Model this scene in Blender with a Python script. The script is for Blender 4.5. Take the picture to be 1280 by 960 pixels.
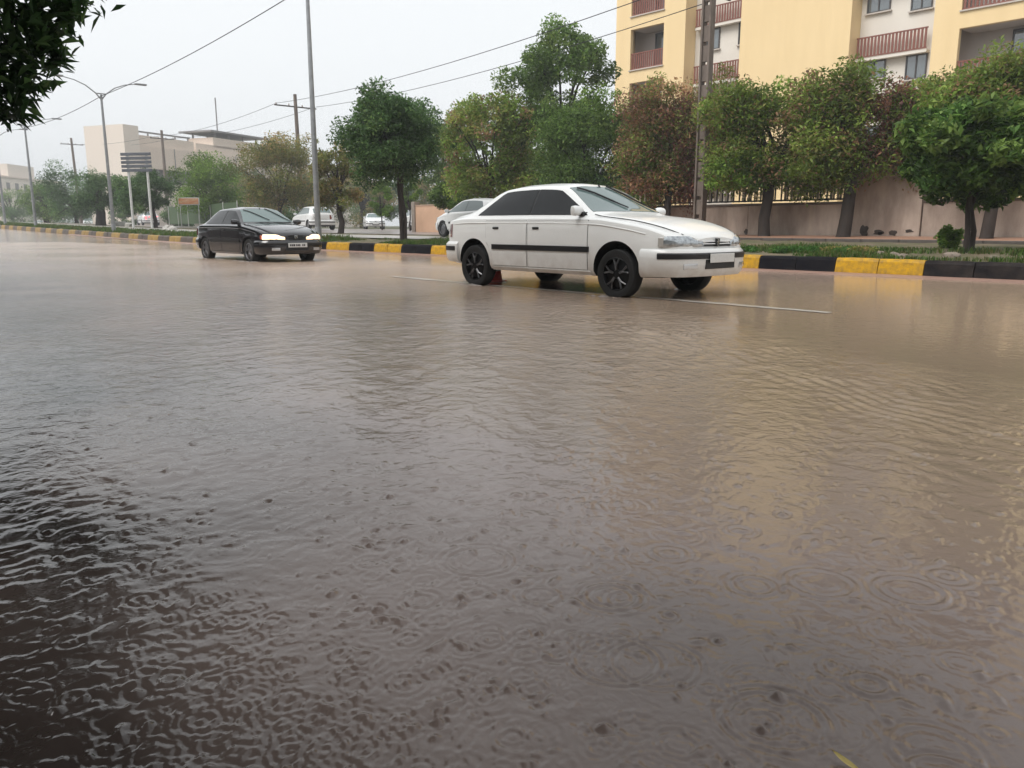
import bpy, bmesh, math, random
import numpy as np
from mathutils import Vector, Matrix

for o in list(bpy.data.objects):
    bpy.data.objects.remove(o)
SC = bpy.context.scene
COL = SC.collection
random.seed(7)
RNG = np.random.default_rng(11)
R = math.radians

# ------------------------------------------------------------------ camera, sky, sun, exposure
CAM_H, FPX, YAW, HORIZON = 0.88, 1000.0, R(48), 282.0
PITCH = math.atan((480 - HORIZON) / FPX)
cam_d = bpy.data.cameras.new('camera')
cam_d.sensor_width = 36.0
cam_d.lens = 36.0 * FPX / 1280.0
cam_d.clip_start = 0.05
cam_d.clip_end = 3000
cam = bpy.data.objects.new('camera', cam_d)
COL.objects.link(cam)
cam.location = (0, 0, CAM_H)
cam.rotation_euler = (R(90) - PITCH, 0, YAW)
SC.camera = cam

SUN_EL, SUN_AZ = R(50), R(190)          # azimuth of the sun measured from +Y towards +X
world = bpy.data.worlds.new('World')
SC.world = world
world.use_nodes = True
wn, wl = world.node_tree.nodes, world.node_tree.links
wn.clear()
w_out = wn.new('ShaderNodeOutputWorld')
w_bg = wn.new('ShaderNodeBackground')
w_bg.inputs['Strength'].default_value = 0.1
w_sky = wn.new('ShaderNodeTexSky')
w_sky.sky_type = 'NISHITA'
w_sky.sun_disc = False
w_sky.sun_elevation = SUN_EL
w_sky.sun_rotation = SUN_AZ
w_sky.dust_density = 6
w_sky.air_density = 1.0
w_hsv = wn.new('ShaderNodeHueSaturation')
w_hsv.inputs['Saturation'].default_value = 0.12
w_mix = wn.new('ShaderNodeMix')
w_mix.data_type = 'RGBA'
w_mix.inputs['Factor'].default_value = 0.86
w_mix.inputs['B'].default_value = (6.0, 6.2, 6.35, 1)      # even overcast cloud deck
wl.new(w_sky.outputs['Color'], w_hsv.inputs['Color'])
wl.new(w_hsv.outputs['Color'], w_mix.inputs['A'])
wl.new(w_mix.outputs['Result'], w_bg.inputs['Color'])
wl.new(w_bg.outputs['Background'], w_out.inputs['Surface'])

sun_d = bpy.data.lights.new('sun', 'SUN')
sun_d.energy = 1.5
sun_d.angle = R(35)
sun_d.color = (1.0, 0.97, 0.93)
sun = bpy.data.objects.new('sun', sun_d)
COL.objects.link(sun)
sd = Vector((math.sin(SUN_AZ) * math.cos(SUN_EL), math.cos(SUN_AZ) * math.cos(SUN_EL), math.sin(SUN_EL)))
sun.rotation_euler = sd.to_track_quat('Z', 'Y').to_euler()
sun.location = (0, -10, 30)

SC.view_settings.view_transform = 'Standard'
SC.view_settings.look = 'None'
SC.view_settings.exposure = 0.85
SC.view_settings.gamma = 1.0
SC.view_settings.use_curve_mapping = False
SC.render.engine = 'CYCLES'
SC.cycles.max_bounces = 8
SC.cycles.transparent_max_bounces = 8
SC.render.resolution_x, SC.render.resolution_y = 1024, 768

# ------------------------------------------------------------------ pixel helpers (a pixel only gives a direction)
_fw = np.array([-math.sin(YAW) * math.cos(PITCH), math.cos(YAW) * math.cos(PITCH), -math.sin(PITCH)])
_rt = np.array([math.cos(YAW), math.sin(YAW), 0.0])
_up = np.cross(_rt, _fw)
_C = np.array([0, 0, CAM_H])


def ray(x, y):
    return _fw + _rt * (x - 640) / FPX + _up * (480 - y) / FPX


def at_y(x, y, Y):
    r = ray(x, y)
    return _C + r * (Y / r[1])


def at_z(x, y, z=0.0):
    r = ray(x, y)
    return _C + r * ((z - CAM_H) / r[2])


def at_d(x, y, d):
    r = ray(x, y)
    return _C + r * (d / math.hypot(r[0], r[1]))


# ------------------------------------------------------------------ materials
MATS = {}


def new_mat(name):
    m = bpy.data.materials.new(name)
    m.use_nodes = True
    return m, m.node_tree.nodes, m.node_tree.links, m.node_tree.nodes['Principled BSDF']


def mat(name, col, rough=0.6, metal=0.0, var=0.0, scale=6.0, bump=0.0, bscale=40.0, coat=0.0, ior=1.45,
        col2=None, emit=None, estr=0.0, stretch=None, spec=0.5):
    """principled material whose colour wanders between col and col2 with two octaves of noise"""
    if name in MATS:
        return MATS[name]
    m, n, l, p = new_mat(name)
    p.inputs['Roughness'].default_value = rough
    p.inputs['Metallic'].default_value = metal
    p.inputs['Specular IOR Level'].default_value = spec
    p.inputs['IOR'].default_value = ior
    p.inputs['Coat Weight'].default_value = coat
    p.inputs['Coat Roughness'].default_value = 0.04
    p.inputs['Base Color'].default_value = (*col, 1)
    tc = n.new('ShaderNodeTexCoord')
    mp = n.new('ShaderNodeMapping')
    if stretch:
        mp.inputs['Scale'].default_value = stretch
    l.new(tc.outputs['Object'], mp.inputs['Vector'])
    if var > 0 or col2:
        c2 = col2 or tuple(max(0, c * (1 - var)) for c in col)
        nz = n.new('ShaderNodeTexNoise')
        nz.inputs['Scale'].default_value = scale
        nz.inputs['Detail'].default_value = 6
        nz.inputs['Roughness'].default_value = 0.65
        rp = n.new('ShaderNodeValToRGB')
        rp.color_ramp.elements[0].position = 0.32
        rp.color_ramp.elements[1].position = 0.68
        rp.color_ramp.elements[0].color = (*col, 1)
        rp.color_ramp.elements[1].color = (*c2, 1)
        l.new(mp.outputs['Vector'], nz.inputs['Vector'])
        l.new(nz.outputs['Fac'], rp.inputs['Fac'])
        l.new(rp.outputs['Color'], p.inputs['Base Color'])
    if bump > 0:
        nb = n.new('ShaderNodeTexNoise')
        nb.inputs['Scale'].default_value = bscale
        nb.inputs['Detail'].default_value = 5
        b = n.new('ShaderNodeBump')
        b.inputs['Strength'].default_value = bump
        b.inputs['Distance'].default_value = 0.01
        l.new(mp.outputs['Vector'], nb.inputs['Vector'])
        l.new(nb.outputs['Fac'], b.inputs['Height'])
        l.new(b.outputs['Normal'], p.inputs['Normal'])
    if emit:
        p.inputs['Emission Color'].default_value = (*emit, 1)
        p.inputs['Emission Strength'].default_value = estr
    MATS[name] = m
    return m


def leaf_mat(name, transl=0.48):
    """leaf colour comes from a per-leaf colour attribute"""
    if name in MATS:
        return MATS[name]
    m, n, l, p = new_mat(name)
    a = n.new('ShaderNodeAttribute')
    a.attribute_name = 'tint'
    l.new(a.outputs['Color'], p.inputs['Base Color'])
    p.inputs['Roughness'].default_value = 0.42
    p.inputs['Specular IOR Level'].default_value = 0.2
    t = n.new('ShaderNodeBsdfTranslucent')
    l.new(a.outputs['Color'], t.inputs['Color'])
    mx = n.new('ShaderNodeMixShader')
    mx.inputs['Fac'].default_value = transl
    l.new(p.outputs['BSDF'], mx.inputs[1])
    l.new(t.outputs['BSDF'], mx.inputs[2])
    l.new(mx.outputs['Shader'], n['Material Output'].inputs['Surface'])
    MATS[name] = m
    return m


# ------------------------------------------------------------------ mesh helpers
def mesh_np(name, verts, faces, smooth=False):
    """faces: (n,4) or (n,3) int array, or a list of polygons"""
    me = bpy.data.meshes.new(name)
    if isinstance(faces, np.ndarray):
        k = faces.shape[1]
        me.vertices.add(len(verts))
        me.vertices.foreach_set('co', np.asarray(verts, np.float32).ravel())
        me.loops.add(faces.size)
        me.loops.foreach_set('vertex_index', faces.astype(np.int32).ravel())
        me.polygons.add(len(faces))
        me.polygons.foreach_set('loop_start', np.arange(0, faces.size, k, dtype=np.int32))
        if smooth:
            me.polygons.foreach_set('use_smooth', np.ones(len(faces), bool))
        me.update(calc_edges=True)
    else:
        me.from_pydata([tuple(map(float, v)) for v in verts], [], [tuple(f) for f in faces])
        if smooth:
            me.polygons.foreach_set('use_smooth', np.ones(len(me.polygons), bool))
        me.update()
    return me


class MB:
    """collects shapes and links them as ONE mesh object"""

    def __init__(self):
        self.v, self.f = [], []

    def add(self, vs, fs):
        o = len(self.v)
        self.v += [tuple(map(float, p)) for p in vs]
        self.f += [tuple(i + o for i in f) for f in fs]
        return self

    def box(self, c, s, rz=0.0, bev=0.0):
        cx, cy, cz = c
        hx, hy, hz = s[0] / 2, s[1] / 2, s[2] / 2
        if bev <= 0:
            vs = [(x, y, z) for z in (-hz, hz) for x, y in ((-hx, -hy), (hx, -hy), (hx, hy), (-hx, hy))]
            fs = [(3, 2, 1, 0), (4, 5, 6, 7), (0, 1, 5, 4), (1, 2, 6, 5), (2, 3, 7, 6), (3, 0, 4, 7)]
        else:
            b = min(bev, hx * .9, hy * .9, hz * .9)
            bm = bmesh.new()
            bmesh.ops.create_cube(bm, size=1, matrix=Matrix.Diagonal((2 * hx, 2 * hy, 2 * hz, 1)))
            bmesh.ops.bevel(bm, geom=bm.edges[:], offset=b, segments=2, affect='EDGES', profile=.5)
            bm.verts.index_update()
            vs = [tuple(v.co) for v in bm.verts]
            fs = [tuple(v.index for v in f.verts) for f in bm.faces]
            bm.free()
        c_, s_ = math.cos(rz), math.sin(rz)
        vs = [(x * c_ - y * s_ + cx, x * s_ + y * c_ + cy, z + cz) for x, y, z in vs]
        return self.add(vs, fs)

    def tube(self, pts, rad, seg=8, cap=True):
        pts = [Vector(p) for p in pts]
        n = len(pts)
        rad = [rad] * n if not hasattr(rad, '__len__') else list(rad)
        vs, fs = [], []
        t0 = (pts[1] - pts[0]).normalized()
        ref = Vector((0, 0, 1)) if abs(t0.z) < .9 else Vector((1, 0, 0))
        u = t0.cross(ref).normalized()
        for i in range(n):
            t = (pts[min(i + 1, n - 1)] - pts[max(i - 1, 0)]).normalized()
            u = (u - t * u.dot(t)).normalized()
            w = t.cross(u)
            for k in range(seg):
                a = 2 * math.pi * k / seg
                vs.append(pts[i] + (u * math.cos(a) + w * math.sin(a)) * rad[i])
        for i in range(n - 1):
            for k in range(seg):
                k2 = (k + 1) % seg
                fs.append((i * seg + k, i * seg + k2, (i + 1) * seg + k2, (i + 1) * seg + k))
        if cap:
            fs.append(tuple(range(seg - 1, -1, -1)))
            fs.append(tuple((n - 1) * seg + k for k in range(seg)))
        return self.add(vs, fs)

    def lathe(self, prof, axis='y', seg=28, c=(0, 0, 0), close=False):
        """prof: list of (radius, along-axis)"""
        vs, fs = [], []
        n = len(prof)
        for k in range(seg):
            a = 2 * math.pi * k / seg
            for r, h in prof:
                if axis == 'y':
                    vs.append((r * math.cos(a) + c[0], h + c[1], r * math.sin(a) + c[2]))
                else:
                    vs.append((r * math.cos(a) + c[0], r * math.sin(a) + c[1], h + c[2]))
        for k in range(seg):
            k2 = (k + 1) % seg
            for i in range(n - 1 if not close else n):
                j = (i + 1) % n
                fs.append((k * n + i, k * n + j, k2 * n + j, k2 * n + i))
        return self.add(vs, fs)

    def build(self, name, m, parent=None, smooth=None, loc=None):
        me = mesh_np(name, self.v, self.f)
        if smooth is not None:
            me.polygons.foreach_set('use_smooth', np.ones(len(me.polygons), bool))
            if smooth < 179:
                me.set_sharp_from_angle(angle=R(smooth))
        return link(name, me, m, parent, loc)


def link(name, me, m=None, parent=None, loc=None):
    o = bpy.data.objects.new(name, me)
    COL.objects.link(o)
    if m is not None and me is not None and not me.materials:
        me.materials.append(m)
    if parent is not None:
        o.parent = parent
    if loc is not None:
        o.location = loc
    return o


def empty(name, loc, rz=0.0):
    o = bpy.data.objects.new(name, None)
    o.empty_display_size = 0.2
    COL.objects.link(o)
    o.location = tuple(map(float, loc))
    o.rotation_euler = (0, 0, rz)
    return o


def tag(o, label=None, cat=None, group=None, kind=None):
    if label:
        o['label'] = label
    if cat:
        o['category'] = cat
    if group:
        o['group'] = group
    if kind:
        o['kind'] = kind
    return o


def copy_tree(o, parent=None):
    c = o.copy()
    COL.objects.link(c)
    c.parent = parent
    for ch in list(o.children):
        copy_tree(ch, c)
    return c


def pchip(xs, ys):
    xs, ys = np.asarray(xs, float), np.asarray(ys, float)
    h = np.diff(xs)
    d = np.diff(ys) / h
    m = np.zeros(len(xs))
    for i in range(1, len(xs) - 1):
        if d[i - 1] * d[i] > 0:
            w1, w2 = 2 * h[i] + h[i - 1], h[i] + 2 * h[i - 1]
            m[i] = (w1 + w2) / (w1 / d[i - 1] + w2 / d[i])
    m[0], m[-1] = d[0], d[-1]

    def f(x):
        x = np.clip(np.asarray(x, float), xs[0], xs[-1])
        i = np.clip(np.searchsorted(xs, x) - 1, 0, len(h) - 1)
        t = (x - xs[i]) / h[i]
        return ((1 + 2 * t) * (1 - t) ** 2 * ys[i] + t * (1 - t) ** 2 * h[i] * m[i]
                + t * t * (3 - 2 * t) * ys[i + 1] + t * t * (t - 1) * h[i] * m[i + 1])
    return f


def vnoise(x, y, seed=0):
    """cheap smooth value noise in numpy, 0..1"""
    xi, yi = np.floor(x).astype(np.int64), np.floor(y).astype(np.int64)
    xf, yf = x - xi, y - yi
    u, v = xf * xf * (3 - 2 * xf), yf * yf * (3 - 2 * yf)

    def hsh(a, b):
        n = (a * 374761393 + b * 668265263 + seed * 144665) & 0x7fffffff
        n = ((n ^ (n >> 13)) * 1274126177) & 0x7fffffff
        return ((n ^ (n >> 16)) & 0xffff) / 65535.0
    return ((hsh(xi, yi) * (1 - u) + hsh(xi + 1, yi) * u) * (1 - v)
            + (hsh(xi, yi + 1) * (1 - u) + hsh(xi + 1, yi + 1) * u) * v)


# ------------------------------------------------------------------ ground
KERB_H = 0.30


def kerb_y(X):
    """front face of the far kerb"""
    return 14.5 + 0.0 * np.asarray(X, float)


def rise(X):
    """the road climbs gently beyond the black saloon"""
    t = (-np.maximum(np.asarray(X, float), -100) - 40) / 6.0
    return 0.0148 * 6.0 * np.logaddexp(0, t)


def ground_z(X, Y):
    """height of the ground behind the far kerb"""
    d = np.asarray(Y, float) - kerb_y(X)
    return np.interp(d, [0, 2.8, 6.5, 10.0, 400], [0.27, 0.385, 0.43, 0.50, 0.50]) + rise(X) * np.interp(d, [0, 7, 22], [1, .85, .15])


def on_ground(px, Y):
    p = at_y(px, 300, Y)
    return np.array([p[0], Y, float(ground_z(p[0], Y))])


def build_setting():
    # one ground sheet to the horizon, below the water and road
    g = MB().box((0, 0, -0.45), (3200, 3200, 0.3)).build(
        'ground', mat('earth', (.16, .13, .10), .9, var=.4, scale=.3))
    tag(g, kind='structure')
    # asphalt road bed under the flood water
    xs = np.concatenate([np.linspace(60, -60, 61), np.linspace(-66, -420, 60)])
    v, f = [], []
    for X in xs:
        ky = float(kerb_y(X))
        zz = float(rise(max(X, -150)))
        v += [(X, -1.2, zz - .12), (X, ky + .05, zz - .09)]
    for i in range(len(xs) - 1):
        f.append((2 * i, 2 * i + 1, 2 * i + 3, 2 * i + 2))
    r = link('road', mesh_np('road', v, f), mat('asphalt', (.05, .048, .045), .7, var=.4, scale=8, bump=.4, bscale=120))
    tag(r, kind='structure')
    # near verge, outside the frame, carries the near tree
    nv = MB().box((10, -4.2, -.05), (180, 6.0, .34)).build(
        'near_verge', mat('near_soil', (.09, .07, .05), .9, var=.4, scale=3))
    tag(nv, kind='structure')

    nw = MB().box((-40, -9.6, 1.35), (220, .3, 3.4)).build(  # unseen wall, added so car sides and glass reflect something dark
        'reflection_backdrop', mat('reflection_backdrop_render', (.13, .10, .085), .8, var=.4, scale=1.2))
    tag(nw, 'unseen brown wall added behind the near trees to darken reflections', 'wall')
    # verge behind the kerb: soil and thin grass, gently rising
    def strip(name, d0, d1, nd, xs, m, lift=0.0, rough=0.0, seed=1):
        ds = np.linspace(d0, d1, nd)
        XX, DD = np.meshgrid(xs, ds, indexing='ij')
        YY = kerb_y(XX) + DD
        ZZ = ground_z(XX, YY) + lift
        if rough:
            ZZ = ZZ + rough * (vnoise(XX * 2.3, YY * 2.3, seed) - .5) + rough * .5 * (vnoise(XX * 7, YY * 7, seed + 1) - .5)
        n0, n1 = XX.shape
        idx = np.arange(n0 * n1).reshape(n0, n1)
        F = np.stack([idx[:-1, :-1], idx[:-1, 1:], idx[1:, 1:], idx[1:, :-1]], -1).reshape(-1, 4)
        o = link(name, mesh_np(name, np.stack([XX, YY, ZZ], -1).reshape(-1, 3), F, True), m)
        return tag(o, kind='structure')

    xr = np.linspace(12, -190, 500)
    soil = mat('verge_soil', (.17, .12, .085), .85, col2=(.07, .085, .03), scale=1.6, bump=.8, bscale=30)
    strip('verge', .19, 7.3, 26, xr, soil, 0.0, .05)
    # reddish paved walkway in front of the compound wall
    strip('walkway', 7.3, 9.95, 4, np.linspace(12, -21, 60),
          mat('walk', (.40, .22, .145), .5, col2=(.28, .16, .11), scale=2.5, bump=.2, bscale=30), .075)
    e = MB()
    for X in np.arange(12, -21, -1.0):
        z = float(ground_z(X, 14.5 + 7.25))
        e.box((X - .5, 14.5 + 7.24, z - .02), (.985, .12, .2), bev=.012)
    tag(e.build('walkway_edging', mat('edging', (.10, .085, .075), .5, var=.4, scale=4)), kind='structure')
    # light concrete footpath and service road left of the compound
    strip('footpath', 2.6, 5.3, 5, np.linspace(-20, -120, 120),
          mat('conc_path', (.42, .40, .37), .4, col2=(.30, .27, .25), scale=1.2, bump=.2), .03)
    strip('service_road', 7.3, 26, 10, np.linspace(-21.2, -190, 160),
          mat('service', (.30, .25, .235), .28, col2=(.22, .185, .17), scale=.8, bump=.15), .02)
    strip('courtyard', 10.0, 70, 10, np.linspace(30, -20.9, 40),
          mat('court', (.30, .27, .22), .8, var=.3, scale=1), -.02)
    strip('far_field', 26, 400, 40, np.linspace(-21.0, -700, 100),
          mat('field', (.12, .12, .06), .9, var=.4, scale=.5), -.03)


# ------------------------------------------------------------------ kerb
def build_kerb():
    root = empty('kerb', (0, 14.5, 0))
    tag(root, kind='structure')
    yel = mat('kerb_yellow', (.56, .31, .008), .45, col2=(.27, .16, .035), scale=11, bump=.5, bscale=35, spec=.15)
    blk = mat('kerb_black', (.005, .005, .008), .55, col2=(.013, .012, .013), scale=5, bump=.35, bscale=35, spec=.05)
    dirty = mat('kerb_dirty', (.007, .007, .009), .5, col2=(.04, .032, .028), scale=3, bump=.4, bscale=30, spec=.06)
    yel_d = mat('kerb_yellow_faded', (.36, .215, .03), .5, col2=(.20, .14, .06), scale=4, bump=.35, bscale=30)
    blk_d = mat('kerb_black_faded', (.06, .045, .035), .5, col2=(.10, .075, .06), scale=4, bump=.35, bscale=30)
    L = 0.79
    # profile with battered face (y, z)
    prof = [(0.0, -.2), (0.0, .045), (.035, .245), (.06, .285), (.10, .30), (.185, .30), (.19, -.2)]
    bases = []
    for s in range(4):
        rr = random.Random(s)
        n = 5
        v, f = [], []
        for i in range(n):
            x = (i / (n - 1) - .5) * (L - .014)
            sh = .012 if i in (0, n - 1) else 0
            for (py, pz) in prof:
                jx = rr.uniform(-.004, .004)
                yy = py + (sh if py < .1 else -sh * .3)
                v.append((x, yy + jx, pz - (sh * .5 if pz > .2 else 0) + rr.uniform(-.003, .003)))
        k = len(prof)
        for i in range(n - 1):
            for j in range(k - 1):
                a = i * k + j
                f.append((a, a + 1, a + k + 1, a + k))
        f.append(tuple(range(k)))
        f.append(tuple((n - 1) * k + j for j in range(k - 1, -1, -1)))
        bases.append((v, f))
    cache = {}
    blocks = []
    x = -8.73 + L * 2 * 8
    i = 0
    X = x
    while X > -150 and i < 262:
        blocks.append(X - L / 2)
        X -= L
        i += 1
    for i, xc in enumerate(blocks):
        unit = math.floor((xc + 8.73) / (2 * L))       # unit 0 = black -8.73..-7.15, 1 = yellow
        col = 'y' if unit % 2 else 'b'
        if unit in (3, 5):
            col = 'b'
        far = xc < -36
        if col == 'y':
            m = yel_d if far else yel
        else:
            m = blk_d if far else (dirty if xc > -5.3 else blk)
        key = (random.randrange(4), m.name)
        if key not in cache:
            me = mesh_np('kerb_block', *bases[key[0]])
            me.materials.append(m)
            cache[key] = me
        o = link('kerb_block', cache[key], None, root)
        y0, y1 = float(kerb_y(xc - .3)), float(kerb_y(xc + .3))
        o.location = (xc, float(kerb_y(xc)) - 14.5 + random.uniform(-.008, .008), float(rise(xc)) + random.uniform(-.008, .006))
        o.rotation_euler = (0, random.uniform(-.006, .006), math.atan2(y1 - y0, .6) + random.uniform(-.008, .008))
    # pale muddy silt washed against the foot of the kerb
    xs = np.linspace(6, -60, 400)
    w = .10 + .30 * vnoise(xs * .9, xs * 0, 5) + .16 * vnoise(xs * 3.1, xs * 0, 6)
    w *= np.where((xs < -9) & (xs > -17), .5, 1.0)
    v, f = [], []
    for X, ww in zip(xs, w):
        ky = float(kerb_y(X))
        zz = float(rise(X))
        v += [(X, ky + .01, zz + .035), (X, ky - ww * .5, zz + .016), (X, ky - ww, zz + .001)]
    for i in range(len(xs) - 1):
        for j in range(2):
            a = 3 * i + j
            f.append((a, a + 1, a + 4, a + 3))
    s = link('mud_silt', mesh_np('mud_silt', v, f, True),
             mat('silt', (.34, .21, .165), .42, col2=(.25, .16, .125), scale=9, bump=.5, bscale=60))
    tag(s, kind='structure')


# ------------------------------------------------------------------ flood water
def build_water():
    nr, na = 620, 1020
    u = np.linspace(0, 1, nr)
    phi = R(1.1) + (R(50) - R(1.1)) * (1 - u) ** 1.3           # depression angle seen from eye height
    rad = CAM_H / np.tan(phi)
    ang = np.linspace(R(41), -R(41), na)                       # from left to right
    Rr, Aa = np.meshgrid(rad, ang, indexing='ij')
    A = YAW + Aa                                               # world azimuth, CCW from +Y
    X = -np.sin(A) * Rr
    Y = np.cos(A) * Rr
    dr = np.gradient(rad)[:, None] * np.ones_like(X)
    Z = np.zeros_like(X)
    # calm sheet on the far lane right of a diagonal wave front; agitated flow elsewhere
    e0, e1 = at_z(905, 418)[:2], at_z(1290, 505)[:2]
    t = (e1 - e0) / np.linalg.norm(e1 - e0)
    nrm = np.array([-t[1], t[0]])
    if nrm[1] < 0:
        nrm = -nrm
    side = (X - e0[0]) * nrm[0] + (Y - e0[1]) * nrm[1] + .5 * (vnoise(X * .9, Y * .9, 3) - .5) + .25 * (vnoise(X * 3, Y * 3, 4) - .5)
    calm = np.clip((side + .15) / .8, 0, 1) * np.clip((X + 9.5 + 1.2 * vnoise(X * .7, Y * .7, 9)) / 2.0, 0, 1)
    # calmer strip under the kerb all along
    strip = np.clip((Y - (kerb_y(X) - 3.2 - 1.4 * vnoise(X * .35, Y * .35, 8))) / 1.2, 0, 1)
    calm = np.maximum(calm, strip * .8)
    agit = 1 - .93 * calm
    patch = .45 + 1.0 * vnoise(X * .8 + 5, Y * .8, 21) * (.6 + .8 * vnoise(X * 2.7, Y * 2.7, 22))
    # rougher towards the near gutter on the left
    ph = np.degrees(Aa)
    rough = 1 + .9 * np.clip((ph - 3) / 20, 0, 1) ** 1.2 * np.clip((4.2 - Rr) / 2.5, 0, 1) - .35 * np.clip((-ph - 2) / 20, 0, 1)
    amp_field = agit * patch * rough
    rg = np.random.default_rng(5)
    # warp so that crests wander
    wx = X + .10 * (vnoise(X * 3.1, Y * 3.1, 31) - .5) + .03 * (vnoise(X * 11, Y * 11, 33) - .5)
    wy = Y + .10 * (vnoise(X * 3.1 + 9, Y * 3.1, 32) - .5) + .03 * (vnoise(X * 11 + 4, Y * 11, 34) - .5)
    bands = [(.016, .04, 24, .055, 0), (.04, .09, 18, .045, 0), (.09, .22, 12, .020, 0), (.22, .7, 8, .010, 0), (.18, .42, 18, .034, 1), (.5, 1.1, 8, .012, 1)]
    outer = np.clip((Rr - 3.0) / 3.0, 0, 1)
    for lo, hi, n, slope, far_only in bands:
        band = np.zeros_like(X)
        for k in range(n):
            lam = math.exp(rg.uniform(math.log(lo), math.log(hi)))
            th = rg.uniform(0, 2 * math.pi)
            a = slope / math.sqrt(n) * lam / (2 * math.pi) * 1.41
            ok = np.clip((lam / dr - 2.2) / 3, 0, 1)
            imax = int(np.argmin(ok[:, 0] > 0)) if (ok[:, 0] == 0).any() else nr
            if imax < 2:
                continue
            s = slice(0, imax)
            band[s] += a * ok[s] * np.sin(2 * math.pi / lam * (wx[s] * math.cos(th) + wy[s] * math.sin(th)) + rg.uniform(0, 6.28))
        Z += band * (amp_field if not far_only else agit * outer)
    # long crests of the wave front that rolls along the edge of the calm sheet
    fr = np.exp(-((side + .55) / .55) ** 2) * np.clip((X + 7.5) / 2, 0, 1)
    Z += fr * .0035 * np.sin(2 * math.pi * (side + .10 * vnoise(X * 2, Y * 2, 41) + .03 * vnoise(X * 8, Y * 8, 42)) / .115) * (.4 + vnoise(X * 3, Y * 3, 43))

    def local(cx, cy, rr):
        d = math.hypot(cx, cy)
        az = math.atan2(-cx, cy) - YAW
        i0, i1 = np.searchsorted(rad, [d - rr, d + rr])
        da = rr / d
        j0 = int((R(41) - az - da) / (R(82)) * (na - 1))
        j1 = int((R(41) - az + da) / (R(82)) * (na - 1)) + 2
        i0, j0 = max(0, i0 - 1), max(0, j0)
        return slice(i0, min(nr, i1 + 1)), slice(j0, min(na, j1))
    # raindrop rings
    for k in range(2300):
        d = .95 + 8.5 * rg.random() ** 1.5
        az = YAW + R(rg.uniform(-38, 38))
        small = k > 560
        if small:                                           # dense young rings in the rain-beaten gutter and mid road
            az = YAW + R(min(38, max(-38, rg.normal(15, 19))))
        cx, cy = -math.sin(az) * d, math.cos(az) * d
        r0 = rg.uniform(.004, .030) * (1 + .10 * d) if small else rg.uniform(.008, .085) * (1 if k % 9 else 1.5)
        lam = rg.uniform(.013, .026)
        slope = rg.uniform(.16, .42) * (.035 / (r0 + .03)) ** .5
        wdt = lam * rg.uniform(.7, 1.5)
        if k < 70:                                          # big clear rings on the quieter right half
            d = 1.15 + 3.6 * rg.random()
            az = YAW + R(rg.uniform(-34, 4))
            cx, cy = -math.sin(az) * d, math.cos(az) * d
            r0, lam = rg.uniform(.03, .095), rg.uniform(.018, .03)
            slope, wdt = rg.uniform(.28, .50), lam * rg.uniform(.8, 1.3)
        s = local(cx, cy, r0 + 3.2 * wdt)
        if Z[s].size == 0:
            continue
        dd = np.hypot(X[s] - cx, Y[s] - cy)
        Z[s] += np.clip(lam / dr[s] / 2 - .6, 0, 1) * slope * lam / 6.28 * np.cos(6.28 / lam * (dd - r0)) * np.exp(-((dd - r0) / wdt) ** 2)
    # isolated dimples and short wave packets, denser in drifting patches
    for k in range(7000):
        d = .95 + 7.0 * rg.random() ** 1.25
        az = YAW + R(rg.uniform(-38, 38))
        cx, cy = -math.sin(az) * d, math.cos(az) * d
        if rg.random() > .25 + 1.1 * max(0, float(vnoise(np.array([cx * 1.7]), np.array([cy * 1.7]), 55)[0]) - .35):
            continue
        sg = rg.uniform(.004, .012) * (1 + .12 * d)
        an = rg.uniform(0, math.pi)
        el = rg.uniform(.35, 1.0)
        s = local(cx, cy, 3.2 * sg)
        if Z[s].size == 0:
            continue
        ux, uy = X[s] - cx, Y[s] - cy
        p_, q_ = ux * math.cos(an) + uy * math.sin(an), -ux * math.sin(an) + uy * math.cos(an)
        e2 = (p_ * el / sg) ** 2 + (q_ / sg) ** 2
        Z[s] += np.clip(3 * sg / dr[s] - .9, 0, 1) * (1 - .8 * calm[s]) * sg * rg.uniform(.12, .42) * (1 - 1.1 * e2) * np.exp(-e2)
    # splash columns and pits where drops have just struck
    for k in range(230):
        d = .95 + 6.0 * rg.random() ** 1.3
        az = YAW + R(rg.uniform(-38, 38))
        if k % 3:
            az = YAW + R(rg.normal(6, 13))
        cx, cy = -math.sin(az) * d, math.cos(az) * d
        for q in range(rg.integers(1, 4)):
            qx, qy = cx + rg.normal(0, .02), cy + rg.normal(0, .02)
            sg = .003 + .009 * rg.random() ** 2
            hgt = sg * rg.uniform(.35, 1.2) * (1 if rg.random() < .75 else -.6)
            s = local(qx, qy, 4 * sg)
            if Z[s].size == 0:
                continue
            dd = np.hypot((X[s] - qx), (Y[s] - qy))
            Z[s] += np.clip(2 * sg / dr[s] - .8, 0, 1) * hgt * (np.exp(-(dd / sg) ** 2) - .35 * np.exp(-((dd - 1.9 * sg) / (.7 * sg)) ** 2))
    Z -= np.clip((Y - kerb_y(X) - .02) * 5, 0, 1) * .2           # dives under the kerb and verge
    Z[0] = Z[-1] = 0
    Z[:, 0] = Z[:, -1] = 0
    Z -= np.clip((Y - kerb_y(X) - .02) * 5, 0, 1) * .2 * (Z == 0)
    Z += rise(X)
    V = np.stack([X, Y, Z], -1).reshape(-1, 3)
    idx = np.arange(nr * na).reshape(nr, na)
    F = np.stack([idx[:-1, :-1], idx[:-1, 1:], idx[1:, 1:], idx[1:, :-1]], -1)
    keep = (Y[:-1, :-1] < kerb_y(X[:-1, :-1]) + .4)
    F = F[keep]
    # plain continuation of the same surface all round the detailed sector
    ra = np.concatenate([np.linspace(R(41), R(319), 60)])
    rr = np.array([0.0, rad[0], 1.5, 3, 6, 12, 25, 45.8])
    base = len(V)
    G, GF = [], []
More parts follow.
